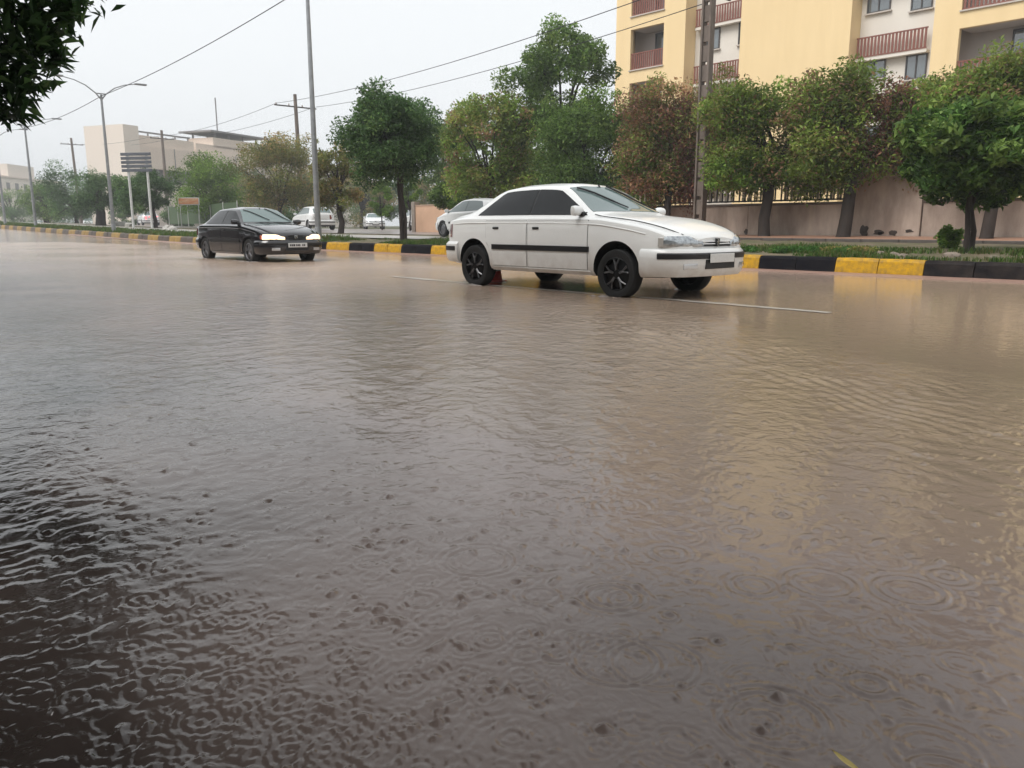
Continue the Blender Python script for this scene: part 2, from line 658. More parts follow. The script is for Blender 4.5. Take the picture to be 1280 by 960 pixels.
    for a in ra:
        for q in rr:
            w = YAW + a
            G.append((-math.sin(w) * q, math.cos(w) * q, -.002))
    n2 = len(rr)
    for i in range(len(ra) - 1):
        for j in range(n2 - 1):
            a0 = base + i * n2 + j
            GF.append((a0, a0 + 1, a0 + n2 + 1, a0 + n2))
    # disc below the camera inside the first ring
    b2 = base + len(G)
    for a in np.linspace(R(-41), R(41), 12):
        w = YAW + a
        G += [(0, 0, -.002), (-math.sin(w) * rad[0], math.cos(w) * rad[0], 0)]
    for i in range(11):
        a0 = b2 + 2 * i
        GF.append((a0, a0 + 1, a0 + 3, a0 + 2))
    G = np.array(G)
    G[:, 2] += rise(G[:, 0])
    G[:, 2] -= np.clip((G[:, 1] - kerb_y(G[:, 0]) + .4), 0, 1) * .5
    # far water along the bending road
    b3 = len(V) + len(G)
    G2 = []
    for X_ in np.linspace(-33, -420, 50):
        ky = float(kerb_y(X_))
        zz = float(rise(max(X_, -150))) - .012
        G2 += [(X_, ky - 16, zz), (X_, ky + .05, zz)]
    GF2 = [(b3 + 2 * i, b3 + 2 * i + 1, b3 + 2 * i + 3, b3 + 2 * i + 2) for i in range(49)]
    V = np.concatenate([V, G, np.array(G2)])
    F = np.concatenate([F, np.array(GF), np.array(GF2)])
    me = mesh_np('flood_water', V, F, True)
    m, n, l, p = new_mat('muddy_water')
    p.inputs['Roughness'].default_value = .06
    p.inputs['IOR'].default_value = 1.37
    tc = n.new('ShaderNodeTexCoord')
    nz = n.new('ShaderNodeTexNoise')
    nz.inputs['Scale'].default_value = .55
    nz.inputs['Detail'].default_value = 5
    l.new(tc.outputs['Object'], nz.inputs['Vector'])
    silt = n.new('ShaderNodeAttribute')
    silt.attribute_name = 'silt'  # mud load, also carries the shade painted along the near gutter
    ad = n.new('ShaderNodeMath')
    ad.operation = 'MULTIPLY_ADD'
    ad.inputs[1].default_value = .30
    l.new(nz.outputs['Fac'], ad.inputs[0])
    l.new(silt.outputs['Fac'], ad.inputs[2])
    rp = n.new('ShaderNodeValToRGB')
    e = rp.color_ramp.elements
    e[0].position, e[0].color = .12, (.010, .008, .0075, 1)      # near gutter: canopy shade painted dark into the water
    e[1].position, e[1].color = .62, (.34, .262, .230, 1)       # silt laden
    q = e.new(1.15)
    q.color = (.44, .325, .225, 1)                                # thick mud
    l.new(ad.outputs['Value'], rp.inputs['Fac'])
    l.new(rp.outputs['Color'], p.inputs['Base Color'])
    # fine capillary texture, also carries the ripples beyond the modelled ones
    hs = []
    for sc, de in ((34, 3), (9, 3)):
        q = n.new('ShaderNodeTexNoise')
        q.inputs['Scale'].default_value = sc
        q.inputs['Detail'].default_value = de
        q.inputs['Distortion'].default_value = .6
        l.new(tc.outputs['Object'], q.inputs['Vector'])
        hs.append(q)
    mx = n.new('ShaderNodeMath')
    mx.operation = 'MULTIPLY_ADD'
    mx.inputs[1].default_value = 4.0
    l.new(hs[1].outputs['Fac'], mx.inputs[0])
    l.new(hs[0].outputs['Fac'], mx.inputs[2])
    # rain pocks: little ring profiles scattered with a cell texture
    vo = n.new('ShaderNodeTexVoronoi')
    vo.inputs['Scale'].default_value = 13
    l.new(tc.outputs['Object'], vo.inputs['Vector'])
    vr = n.new('ShaderNodeValToRGB')
    vr.color_ramp.interpolation = 'B_SPLINE'
    for i_, (po, va) in enumerate(((0, .62), (.10, .28), (.19, .74), (.28, .40), (.36, .56), (.5, .5))):
        el = vr.color_ramp.elements[i_] if i_ < 2 else vr.color_ramp.elements.new(po)
        el.position = po
        el.color = (va, va, va, 1)
    l.new(vo.outputs['Distance'], vr.inputs['Fac'])
    pk = n.new('ShaderNodeMath')
    pk.operation = 'MULTIPLY_ADD'
    pk.inputs[1].default_value = 1.1
    l.new(vr.outputs['Color'], pk.inputs[0])
    l.new(mx.outputs['Value'], pk.inputs[2])
    at = n.new('ShaderNodeAttribute')
    at.attribute_name = 'agitation'
    b = n.new('ShaderNodeBump')
    b.inputs['Distance'].default_value = .0055
    l.new(at.outputs['Fac'], b.inputs['Strength'])
    l.new(pk.outputs['Value'], b.inputs['Height'])
    l.new(b.outputs['Normal'], p.inputs['Normal'])
    # how strongly the flow is stirred up, stored on the surface
    ag = np.full(len(V), .5, np.float32)
    far = np.clip((Rr - 3.0) / 6.0, 0, 1)
    ag[:nr * na] = ((.08 + .92 * agit) * (.25 + .75 * far) * (.55 + .9 * vnoise(X * .5, Y * .5, 77))).ravel()
    at_ = me.attributes.new('agitation', 'FLOAT', 'POINT')
    at_.data.foreach_set('value', ag)
    ro = n.new('ShaderNodeMath')
    ro.operation = 'MULTIPLY_ADD'
    ro.inputs[1].default_value = .14
    ro.inputs[2].default_value = .03
    l.new(at.outputs['Fac'], ro.inputs[0])
    l.new(ro.outputs['Value'], p.inputs['Roughness'])
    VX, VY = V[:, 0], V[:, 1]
    silt_shade = np.clip((VY - .35 - .10 * np.abs(VX)) / 1.6 + .5 * (vnoise(VX * 1.3, VY * 1.3, 90) - .5), 0, 1) * .5  # silt load, lowered by the near gutter to paint in canopy shade
    silt_shade = silt_shade + .5 * np.clip((VX + 6.5) / 5, 0, 1) * np.clip((VY - 1.5) / 3, 0, 1)
    silt_shade = silt_shade + .16 * np.clip((VY - 2.5) / 3, 0, 1) * np.clip((-VX - 2) / 4, 0, 1)
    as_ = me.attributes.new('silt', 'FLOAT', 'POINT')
    as_.data.foreach_set('value', silt_shade.astype(np.float32))
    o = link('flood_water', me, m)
    tag(o, kind='structure')
    # painted lane line, just covered by the thin sheet on the crown of the road
    lm = mat('lane_paint', (.74, .70, .64), .2, col2=(.42, .36, .31), scale=2.2, bump=.1, bscale=60, stretch=(.35, 3, 1))
    mb = MB()
    v, f = [], []
    xs = np.linspace(-3.9, -11.9, 60)
    for X_ in xs:
        j = .012 * math.sin(X_ * 7.1) + .01 * math.sin(X_ * 17)
        w = .075 + .012 * math.sin(X_ * 3.3)
        yc = 7.88 + .03 * math.sin(X_ * .9)
        v += [(X_, yc - w + j, .006), (X_, yc + w + j, .006)]
    for i in range(len(xs) - 1):
        f.append((2 * i, 2 * i + 1, 2 * i + 3, 2 * i + 2))
    tag(link('lane_line', mesh_np('lane_line', v, f), lm), kind='structure')


# ------------------------------------------------------------------ cars
class CarBody:
    """lofted body: half section of 17 points at each station x (x forward, z up from the ground)"""

    def __init__(self, top, bot, wid, belt, wroof, x0, x1):
        self.top, self.bot, self.wid = pchip(*zip(*top)), pchip(*zip(*bot)), pchip(*zip(*wid))
        self.belt, self.wr = pchip(*zip(*belt)), pchip(*zip(*wroof))
        self.x0, self.x1 = x0, x1

    def section(self, x):
        T, B, W = float(self.top(x)), float(self.bot(x)), float(self.wid(x))
        be = min(float(self.belt(x)), T - .035)
        wr = min(float(self.wr(x)), W - .07)
        cr = .045 if T > be + .25 else .02 + .025 * max(0, (T - be - .035) / .215)
        zc = T - cr
        p = [(0, B), (W - .16, B), (W - .06, B + .012), (W - .018, B + .07), (W - .002, B + (be - B) * .38),
             (W, B + (be - B) * .62), (W - .012, be - .055), (W - .022, be - .02), (W - .05, be)]
        a = (W - .066, be + .006)
        b_ = (wr, max(zc - .04, be + .01))
        for k in range(1, 5):
            t = k / 4
            bow = .018 * math.sin(math.pi * t) * min(1, (b_[1] - a[1]) / .3)
            p.append((a[0] + (b_[0] - a[0]) * t + bow, a[1] + (b_[1] - a[1]) * t))
        p.append((wr - .035, max(zc - .012, be + .014)))
        p.append((wr - .10, max(zc, be + .018)))
        p.append((wr * .5, max(T - .010, be + .022)))
        p.append((0, T))
        return p

    def side(self, x, z):
        """outer half width at height z on the side (points 2..13)"""
        p = self.section(x)[2:14]
        zs = [q[1] for q in p]
        return float(np.interp(z, zs, [q[0] for q in p]))

    def topz(self, x, y):
        p = self.section(x)[12:]
        ys = [q[0] for q in p][::-1]
        return float(np.interp(abs(y), ys, [q[1] for q in p][::-1]))

    def mesh(self, arches, R_arch):
        xs = np.unique(np.concatenate([np.linspace(self.x0, self.x1, 64),
                                       np.linspace(self.x0, self.x0 + .12, 6), np.linspace(self.x1 - .14, self.x1, 6)]))
        v, f = [], []
        for x in xs:
            h = self.section(x)
            ring = h + [(-y, z) for y, z in h[-2:0:-1]]
            v += [(x, y, z) for y, z in ring]
        n = 32
        for i in range(len(xs) - 1):
            for k in range(n):
                k2 = (k + 1) % n
                f.append((i * n + k, i * n + k2, (i + 1) * n + k2, (i + 1) * n + k))
        f.append(tuple(range(n - 1, -1, -1)))
        f.append(tuple((len(xs) - 1) * n + k for k in range(n)))
        me = mesh_np('body', v, f)
        tmp = link('tmp', me)
        cut = MB()
        for ax in arches:
            for s in (-1, 1):
                prof, m = [], 40
                a0 = len(cut.v)
                vs, fs = [], []
                for yy in (.56, 1.2):
                    for k in range(m):
                        a = 2 * math.pi * k / m
                        vs.append((ax + R_arch * math.cos(a), s * yy, .30 + R_arch * math.sin(a)))
                for k in range(m):
                    k2 = (k + 1) % m
                    q = (k, k2, m + k2, m + k)
                    fs.append(q if s < 0 else q[::-1])
                c0, c1 = tuple(range(m - 1, -1, -1)), tuple(range(m, 2 * m))
                fs += [c0, c1] if s < 0 else [c0[::-1], c1[::-1]]
                cut.add(vs, fs)
        cm = mesh_np('cut', cut.v, cut.f)
        co = link('cut', cm)
        bmn = bmesh.new()
        bmn.from_mesh(cm)
        bmesh.ops.recalc_face_normals(bmn, faces=bmn.faces[:])
        bmn.to_mesh(cm)
        bmn.free()
        bmn = bmesh.new()
        bmn.from_mesh(me)
        bmesh.ops.recalc_face_normals(bmn, faces=bmn.faces[:])
        bmn.to_mesh(me)
        bmn.free()
        md = tmp.modifiers.new('arches', 'BOOLEAN')
        md.operation = 'DIFFERENCE'
        md.solver = 'EXACT'
        md.object = co
        dg = bpy.context.evaluated_depsgraph_get()
        out = bpy.data.meshes.new_from_object(tmp.evaluated_get(dg))
        bpy.data.objects.remove(tmp)
        bpy.data.objects.remove(co)
        return out


def grid_patch(fn, us, vs, off, skirt=.012):
    """surface patch lifted 'off' above fn(u, v) with a small rim going back in"""
    nu, nv = len(us), len(vs)
    P = np.array([[fn(u, v) for v in vs] for u in us], float)
    du = np.gradient(P, axis=0)
    dv = np.gradient(P, axis=1)
    N = np.cross(du, dv)
    ln = np.linalg.norm(N, axis=2, keepdims=True)
    N = np.where(ln > 1e-9, N / np.maximum(ln, 1e-9), np.array([0, 0, 1.0]))
    mean = N.reshape(-1, 3).mean(0)
    c = P.reshape(-1, 3).mean(0)
    out = np.array([c[0] * .15, c[1], .35])
    flip = mean @ out < 0
    if flip:
        N = -N
    Q = P + N * off
    mb = MB()
    vs_ = [tuple(q) for q in Q.reshape(-1, 3)]
    fs = []
    for i in range(nu - 1):
        for j in range(nv - 1):
            a = i * nv + j
            q = (a, a + nv, a + nv + 1, a + 1)
            fs.append(q[::-1] if flip else q)
    mb.add(vs_, fs)
    if skirt:
        rim = [(i, 0) for i in range(nu)] + [(nu - 1, j) for j in range(1, nv)] + \
              [(i, nv - 1) for i in range(nu - 2, -1, -1)] + [(0, j) for j in range(nv - 2, 0, -1)]
        n0 = len(mb.v)
        low = [tuple(P[i, j] - N[i, j] * skirt) for i, j in rim]
        mb.v += [tuple(map(float, q)) for q in low]
        m = len(rim)
        for k in range(m):
            k2 = (k + 1) % m
            a, b = rim[k][0] * nv + rim[k][1], rim[k2][0] * nv + rim[k2][1]
            q = (a, n0 + k, n0 + k2, b)
            mb.f.append(q[::-1] if flip else q)
    return mb


def sweep_plan(plan, prof, t0=None, t1=None, n=33, y_range=None):
    """plan: fn(t)->(x,y,nx,ny), prof: [(offset, z)] closed loop -> solid band round the car's end"""
    mb = MB()
    ts = np.linspace(t0, t1, n)
    vs, fs = [], []
    k = len(prof)
    for t in ts:
        x, y, nx, ny = plan(t)
        for o, z in prof:
            vs.append((x + nx * o, y + ny * o, z))
    for i in range(n - 1):
        for j in range(k):
            j2 = (j + 1) % k
            fs.append((i * k + j, i * k + j2, (i + 1) * k + j2, (i + 1) * k + j))
    fs.append(tuple(range(k)))
    fs.append(tuple((n - 1) * k + j for j in range(k - 1, -1, -1)))
    mb.add(vs, fs)
    return mb


def make_plan(pts, sgn):
    """half outline [(y, x)] from the middle to the side -> fn(t), t in [-1, 1] by arc length"""
    pts = np.array(pts, float)
    d = np.concatenate([[0], np.cumsum(np.hypot(*np.diff(pts, axis=0).T))])
    d /= d[-1]
    fy, fx = pchip(d, pts[:, 0]), pchip(d, pts[:, 1])

    def f(t):
        a = abs(t)
        y, x = float(fy(a)), float(fx(a))
        e = .01
        y2, x2 = float(fy(min(1, a + e))), float(fx(min(1, a + e)))
        y1, x1 = float(fy(max(0, a - e))), float(fx(max(0, a - e)))
        tx, ty = x2 - x1, y2 - y1
        L = math.hypot(tx, ty) or 1
        nx, ny = ty / L * sgn, -tx / L * sgn
        if nx * sgn < 0:
            nx, ny = -nx, -ny
        if a < 1e-6:
            nx, ny = sgn, 0
        s = 1 if t >= 0 else -1
        return x, y * s, nx, abs(ny) * s

    def t_of_y(yv):
        aa = np.linspace(0, 1, 400)
        return float(np.interp(yv, [float(fy(a)) for a in aa], aa))
    f.t_of_y = t_of_y
    return f


SEDAN = dict(
    x0=-2.13, x1=2.12, axles=(1.27, -1.40), arch=.352,
    top=[(-2.13, .94), (-2.10, .985), (-2.0, 1.01), (-1.72, 1.04), (-1.62, 1.065), (-1.40, 1.185), (-1.10, 1.345), (-.96, 1.385), (-.7, 1.405),
         (-.3, 1.412), (-.02, 1.402), (.18, 1.375), (.30, 1.32), (.58, 1.155), (.80, 1.025), (.88, .998), (1.4, .94), (1.85, .84), (2.0, .785), (2.08, .745), (2.12, .70)],
    bot=[(-2.13, .34), (-1.9, .27), (-1.0, .215), (1.0, .205), (1.8, .22), (2.12, .26)],
    wid=[(-2.13, .70), (-2.06, .765), (-1.9, .81), (-1.4, .845), (-.6, .857), (.6, .857), (1.3, .845), (1.66, .825), (1.85, .79), (1.98, .735), (2.07, .64), (2.12, .52)],
    belt=[(-2.13, .90), (-1.6, .945), (-.5, .945), (.9, .925), (1.3, .88), (1.7, .81), (2.0, .70), (2.12, .62)],
    wroof=[(-2.13, .60), (-1.65, .69), (-1.4, .645), (-1.0, .57), (-.4, .58), (.18, .57), (.5, .645), (.82, .735), (1.2, .735), (2.0, .60), (2.12, .42)],
    wind=(.79, .22), rear=(-1.57, -1.03), cwin=(-1.38, -.97), awin=(.75, .14), bpillar=-.27,
    nose=[(0, 2.125), (.3, 2.12), (.5, 2.10), (.62, 2.055), (.72, 1.98), (.79, 1.86), (.81, 1.72)],
    bump_f=[(0, 2.175), (.3, 2.165), (.5, 2.14), (.66, 2.07), (.77, 1.95), (.825, 1.80), (.842, 1.645)],
    tail=[(0, -2.135), (.4, -2.13), (.62, -2.11), (.73, -2.06), (.80, -1.95), (.825, -1.80)],
    bump_r=[(0, -2.24), (.4, -2.23), (.62, -2.20), (.75, -2.12), (.82, -1.95), (.84, -1.765)],
    lamp_z=(.585, .72), tail_z=(.66, .86), bump_z=(.24, .565), rbump_z=(.30, .60), doors=((-1.06, -.28), (-.25, .82)))
HATCH = dict(
    x0=-1.80, x1=1.86, axles=(1.12, -1.32), arch=.335,
    top=[(-1.80, .90), (-1.77, .97), (-1.68, 1.10), (-1.50, 1.30), (-1.38, 1.365), (-1.0, 1.42), (-.4, 1.445), (.0, 1.43), (.2, 1.395),
         (.4, 1.31), (.75, 1.10), (.98, .985), (1.1, .955), (1.4, .89), (1.7, .78), (1.82, .70), (1.86, .64)],
    bot=[(-1.80, .36), (-1.6, .27), (-.9, .215), (.9, .21), (1.6, .22), (1.86, .28)],
    wid=[(-1.80, .66), (-1.72, .75), (-1.5, .80), (-.9, .825), (.6, .825), (1.2, .81), (1.55, .77), (1.75, .67), (1.82, .57), (1.86, .45)],
    belt=[(-1.80, .86), (-1.5, .96), (-.5, .93), (.8, .89), (1.2, .83), (1.6, .72), (1.86, .56)],
    wroof=[(-1.80, .60), (-1.6, .60), (-1.35, .55), (-.4, .56), (.2, .55), (.6, .63), (1.0, .70), (1.2, .69), (1.7, .52), (1.86, .35)],
    wind=(.96, .24), rear=(-1.72, -1.46), cwin=(-1.40, -1.12), awin=(.90, .16), bpillar=-.30,
    nose=[(0, 1.865), (.25, 1.86), (.42, 1.835), (.56, 1.78), (.68, 1.68), (.76, 1.52), (.78, 1.42)],
    bump_f=[(0, 1.915), (.25, 1.905), (.45, 1.875), (.62, 1.79), (.74, 1.65), (.80, 1.50), (.81, 1.46)],
    tail=[(0, -1.805), (.4, -1.80), (.60, -1.775), (.71, -1.70), (.78, -1.58), (.80, -1.50)],
    bump_r=[(0, -1.87), (.4, -1.86), (.60, -1.83), (.72, -1.75), (.80, -1.64), (.815, -1.655)],
    lamp_z=(.58, .76), tail_z=(.64, .92), bump_z=(.24, .56), rbump_z=(.30, .58), doors=((-.98, -.32), (-.29, .92)))
SEDAN['bump_r'][-1] = (.84, -1.765)
HATCH['bump_r'][-1] = (.815, -1.655 + .10)
_car_meshes = {}


def make_car(name, spec, paint, label, group=None, ride=0.0, lights_on=False, tail_on=False, rim_mat=None, tinted=True, plate_text=False, detail=True):
    S = spec
    root = empty(name, (0, 0, 0))
    tag(root, label, 'car', group)
    cb = CarBody(S['top'], S['bot'], S['wid'], S['belt'], S['wroof'], S['x0'], S['x1'])
    dark = mat('car_black_plastic', (.012, .012, .013), .45, bump=.1, bscale=200)
    well = mat('wheel_well', (.006, .006, .006), .9)
    chrome = mat('chrome', (.62, .63, .64), .12, 1.0)
    glass_d = mat('tinted_glass', (.006, .007, .008), .03, ior=1.38) if tinted else mat('car_glass', (.14, .17, .17), .05, ior=1.6)
    glass_w = mat('windscreen_glass', (.115, .165, .16), .035, ior=1.95)
    seam = mat('seam', (.02, .02, .02), .8)
    lens = mat('lamp_lens_on', (.8, .75, .65), .08, coat=1, emit=(1, .68, .40), estr=1.0) if lights_on else \
        mat('lamp_lens', (.62, .66, .68), .06, metal=.55, coat=1, var=.45, scale=22, col2=(.16, .18, .20))
    tail = mat('tail_on', (.5, .02, .02), .15, coat=1, emit=(1, .06, .07), estr=2.6) if tail_on else \
        mat('tail_lens', (.16, .02, .018), .12, coat=1)
    key = id(S)
    if key not in _car_meshes:
        _car_meshes[key] = cb.mesh(S['axles'], S['arch'])
    bm_ = _car_meshes[key].copy()
    bm_.materials.clear()
    bm_.materials.append(paint)
    bm_.materials.append(well)
    for p in bm_.polygons:
        c = p.center
        p.material_index = 0
        for ax in S['axles']:
            r = math.hypot(c.x - ax, c.z - .30)
            if r < S['arch'] + .004 and abs(c.y) < .845 and (abs(r - S['arch']) < .012 and abs(p.normal.y) < .5 or abs(c.y) < .6):
                p.material_index = 1
        if p.normal.z < -.8:
            p.material_index = 1
    bm_.polygons.foreach_set('use_smooth', np.ones(len(bm_.polygons), bool))
    bm_.set_sharp_from_angle(angle=R(32))
    body = link('body', bm_, None, root)

    # glass
    x0, x1 = S['wind']

    def fwind(u, v):
        x = x0 + (x1 - x0) * u
        w = float(cb.wr(x)) - .055 - .01 * u
        bulge = .06 * (1 - v * v) if u < 1 else .06 * (1 - v * v)
        xx = min(x + bulge - .03, x0 + .03)
        y = v * w
        return (xx, y, cb.topz(xx, y))
    ws = grid_patch(fwind, np.linspace(0, 1, 12), np.linspace(-1, 1, 17), .008).build('windscreen', glass_w, root, 60)
    if detail:
        for (ya, yb) in ((.62, -.02), (.02, -.60)):
            pts = []
            for k in range(7):
                t = k / 6
                yv = ya + (yb - ya) * (t * .75)
                xx = x0 - .03 - .50 * t ** 1.1
                pts.append((xx, yv, cb.topz(xx, yv) + .026))
            MB().tube(pts, [.009] * 2 + [.012] * 5, 6).build('wiper', dark, ws)
    x0r, x1r = S['rear']

    def frear(u, v):
        x = x0r + (x1r - x0r) * u
        w = float(cb.wr(x)) - .06
        y = v * w
        return (x, y, cb.topz(x, y))
    grid_patch(frear, np.linspace(0, 1, 8), np.linspace(-1, 1, 13), .008).build('rear_window', glass_w if not tinted else glass_d, root, 60)

    def zlow(x):
        return float(cb.belt(x)) + .030

    def zhigh(x):
        T = float(cb.top(x)) - .045 - .055
        b0, b1 = S['cwin']
        a0, a1 = S['awin']
        zt = T
        if x < b1:
            zt = min(zt, zlow(x) + max(0, (x - b0) / (b1 - b0)) * (float(cb.top(b1)) - .10 - zlow(b1)))
        if x > a1:
            zt = min(zt, zlow(x) + max(0, (a0 - x) / (a0 - a1)) * (float(cb.top(a1)) - .10 - zlow(a1)))
        return max(zt, zlow(x) + .004)
    for s in (-1, 1):
        for (xa, xb) in ((S['cwin'][0] + .015, S['bpillar'] - .016), (S['bpillar'] + .016, S['awin'][0] - .015)):
            def fs(u, v, xa=xa, xb=xb):
                x = xa + (xb - xa) * u
                z = zlow(x) + (zhigh(x) - zlow(x)) * v
                return (x, s * cb.side(x, z), z)
            grid_patch(fs, np.linspace(0, 1, 16), np.linspace(0, 1, 7), .006).build('side_window', glass_d, root, 60)
        # dark pillar trim between the two windows
        xb = S['bpillar']

        def fp(u, v):
            x = xb + (u - .5) * .05
            z = zlow(x) + (zhigh(x) - zlow(x)) * v
            return (x, s * cb.side(x, z), z)
        grid_patch(fp, [0, 1], np.linspace(0, 1, 7), .003).build('pillar_trim', dark, root, 60)
        # doors with their shut lines
        for di, (xa, xb2) in enumerate(S['doors']):
            axr = S['axles'][1]

            def edge(z, xa=xa, di=di):
                if di == 0:
                    q = .42 ** 2 - (z - .30) ** 2
                    if q > 0:
                        return max(xa - .06, axr + math.sqrt(q))
                    return xa - .06
                return xa

            def fd(u, v, xa=xa, xb2=xb2):
                z = .285 + (.90 - .285) * v
                z = min(z, float(cb.belt(0)) - .03)
                a = edge(z)
                x = a + (xb2 - a) * u
                return (x, s * cb.side(x, z), z)
            grid_patch(lambda u, v: fd(-.007 + 1.014 * u, -.007 + 1.012 * v), np.linspace(0, 1, 10), np.linspace(0, 1, 9), .0022, 0).build('door_seam', seam, root, 60)
            d = grid_patch(fd, np.linspace(0, 1, 12), np.linspace(0, 1, 10), .006, .004).build('door', paint, root, 60)
            if detail:
                hx = xa + .16 if di == 0 else xa + .15
                hz = .80
                MB().box((hx, s * (cb.side(hx, hz) + .010), hz), (.12, .018, .03), bev=.008).build('door_handle', paint if False else dark, d)
        # rubbing strips and sill
        for (xa, xb2) in ((S['axles'][1] + .42, S['axles'][0] - .42),):
            def fr(u, v):
                x = xa + (xb2 - xa) * u
                z = .505 + .07 * v
                return (x, s * cb.side(x, z), z)
            grid_patch(fr, np.linspace(0, 1, 16), np.linspace(0, 1, 4), .016, .01).build('side_strip', dark, root, 60)
        def fsl(u, v):
            xa_, xb_ = S['axles'][1] + .40, S['axles'][0] - .40
            x = xa_ + (xb_ - xa_) * u
            z = .222 + .05 * v
            return (x, s * cb.side(x, z), z)
        grid_patch(fsl, np.linspace(0, 1, 14), np.linspace(0, 1, 4), .014, .012).build('sill', paint, root, 60)
        cpts = []
        for k in range(18):
            x = S['x0'] + .10 + (S['axles'][0] + .42 - S['x0'] - .10) * k / 17
            z = float(cb.belt(x)) - .075
            cpts.append((x, s * (cb.side(x, z) + .004), z))
        MB().tube(cpts, .006, 5).build('body_crease', paint, root, 60)
        mx = S['awin'][0] - .14
        mz = float(cb.belt(mx)) + .085
        my = cb.side(mx, mz)
        mi = MB()
        mi.lathe([(0.001, -.11), (.05, -.10), (.075, -.04), (.08, .03), (.07, .09), (.001, .10)], 'y', 14)
        mi.v = [(mx + .02 + (x * .75 if x > 0 else x * .25), s * (my + .13 + y * (1 if s > 0 else 1)), mz + z * .82) for x, y, z in mi.v]
        mo = mi.build('mirror', paint, root, 50)
        MB().box((mx + .05, s * (my + .03), mz - .04), (.09, .12, .05), bev=.012).build('mirror_arm', dark, mo)

    # ends: bumpers, lamps, grille, plates
    pf, pn = make_plan(S['bump_f'], 1), make_plan(S['nose'], 1)
    z0, z1 = S['bump_z']
    bf = sweep_plan(pf, [(-.10, z0 + .01), (-.02, z0), (.015, z0 + .05), (.028, z0 + .15), (.03, z0 + .22), (.018, z1 - .03), (-.012, z1), (-.10, z1)], -1, 1, 41).build('front_bumper', paint, root, 40)
    zs0, zs1 = z1 - .125, z1 - .045
    sweep_plan(pf, [(.0, zs0), (.036, zs0 + .01), (.040, zs1 - .015), (.02, zs1), (.0, zs1)], -.80, .80, 33).build('bumper_strip', dark, bf, 40)
    ti = pf.t_of_y(.30)
    sweep_plan(pf, [(.0, z0 + .085), (.036, z0 + .09), (.036, zs0), (.0, zs0)], -ti, ti, 15).build('air_intake', dark, bf, 40)
    for s in (-1, 1):
        a, b = sorted((s * pf.t_of_y(.44), s * pf.t_of_y(.62)))
        sweep_plan(pf, [(.0, z0 + .085), (.031, z0 + .09), (.036, z0 + .12), (.033, z0 + .155), (.0, z0 + .16)], a, b, 6).build('fog_lamp', mat('fog_lens', (.55, .55, .55), .1, metal=.4, coat=1), bf, 40)
    if detail or True:
        x, y, nx, ny = pf(0)
        pl = MB().box((x + .048, 0, zs0 + .015), (.014, .50, .105), bev=.004).build('number_plate', mat('plate_white', (.72, .72, .70), .35, var=.12, scale=30), bf)
        if plate_text:
            inkm = mat('plate_ink', (.03, .03, .035), .5)
            t = MB()
            for dx, w in ((-.20, .03), (-.155, .035), (-.10, .05), (-.035, .03), (.005, .03), (.045, .03), (.13, .03), (.175, .03)):
                t.box((x + .0565, dx, zs0 + .015), (.003, w, .05))
            t.build('plate_digits', inkm, pl)
    l0, l1 = S['lamp_z']
    tg = pn.t_of_y(.30)
    for s in (-1, 1):
        a, b = sorted((s * pn.t_of_y(.285), s * .80))
        hl = sweep_plan(pn, [(-.09, l0), (.014, l0 + .005), (.024, l0 + .03), (.016, l0 + .09), (-.018, l1 - .008), (-.10, l1)], a, b, 16)
        # lens tapers towards the grille
        hv = []
        for (x, y, z) in hl.v:
            k = min(1, max(0, (.50 - abs(y)) / .22))
            hv.append((x, y, l0 + (z - l0) * (1 - .38 * k)))
        hl.v = hv
        ho = hl.build('headlight', lens, root, 40)
        a2, b2 = sorted((s * .795, s * .86))
        sweep_plan(pn, [(-.05, l0 + .01), (.014, l0 + .012), (.012, l1 - .03), (-.05, l1 - .01)], a2, b2, 5).build('indicator', mat('amber_lens', (.42, .09, .05), .15, coat=1) if lights_on else mat('clear_indicator', (.45, .43, .40), .12, coat=1), ho, 40)
    gr = sweep_plan(pn, [(-.05, l0), (.006, l0 + .005), (-.008, l0 + .085), (-.05, l0 + .095)], -tg, tg, 13).build('grille', dark, root, 40)
    for zz in (l0 + .03, l0 + .058):
        sweep_plan(pn, [(.0, zz), (.016, zz + .002), (.014, zz + .012), (.0, zz + .014)], -tg * .96, tg * .96, 13).build('grille_bar', paint if not lights_on else dark, gr, 40)
    # shield shaped badge with a standing figure in relief
    x, y, nx, ny = pn(0)
    sh = [(-.045, .045), (.045, .045), (.045, -.012), (.0, -.055), (-.045, -.012)]
    bd = MB()
    bd.add([(x + .014, a, l0 + .055 + b) for a, b in sh] + [(x + .026, a * .9, l0 + .055 + b * .9) for a, b in sh],
           [(5, 6, 7, 8, 9)] + [(k, (k + 1) % 5, 5 + (k + 1) % 5, 5 + k) for k in range(5)])
    bo = bd.build('badge', dark if not lights_on else chrome, gr)
    fig = MB()
    for (a, b, w, hh) in ((.0, .02, .022, .03), (.004, -.008, .03, .03), (-.016, .004, .026, .01), (.014, -.032, .012, .022), (-.010, -.030, .012, .022), (.024, .012, .012, .01)):
        fig.box((x + .028, a, l0 + .055 + b), (.006, w, hh), bev=.002)
    fig.build('badge_figure', chrome if not lights_on else dark, bo)
    pr, pt = make_plan(S['bump_r'], -1), make_plan(S['tail'], -1)
    z0, z1 = S['rbump_z']
    br = sweep_plan(pr, [(-.10, z0 + .01), (-.02, z0), (.015, z0 + .05), (.028, z0 + .14), (.026, z1 - .04), (-.012, z1), (-.10, z1)], -1, 1, 37).build('rear_bumper', paint, root, 40)
    sweep_plan(pr, [(.0, z1 - .14), (.036, z1 - .13), (.038, z1 - .07), (.0, z1 - .06)], -.96, .96, 31).build('bumper_strip', dark, br, 40)
    l0, l1 = S['tail_z']
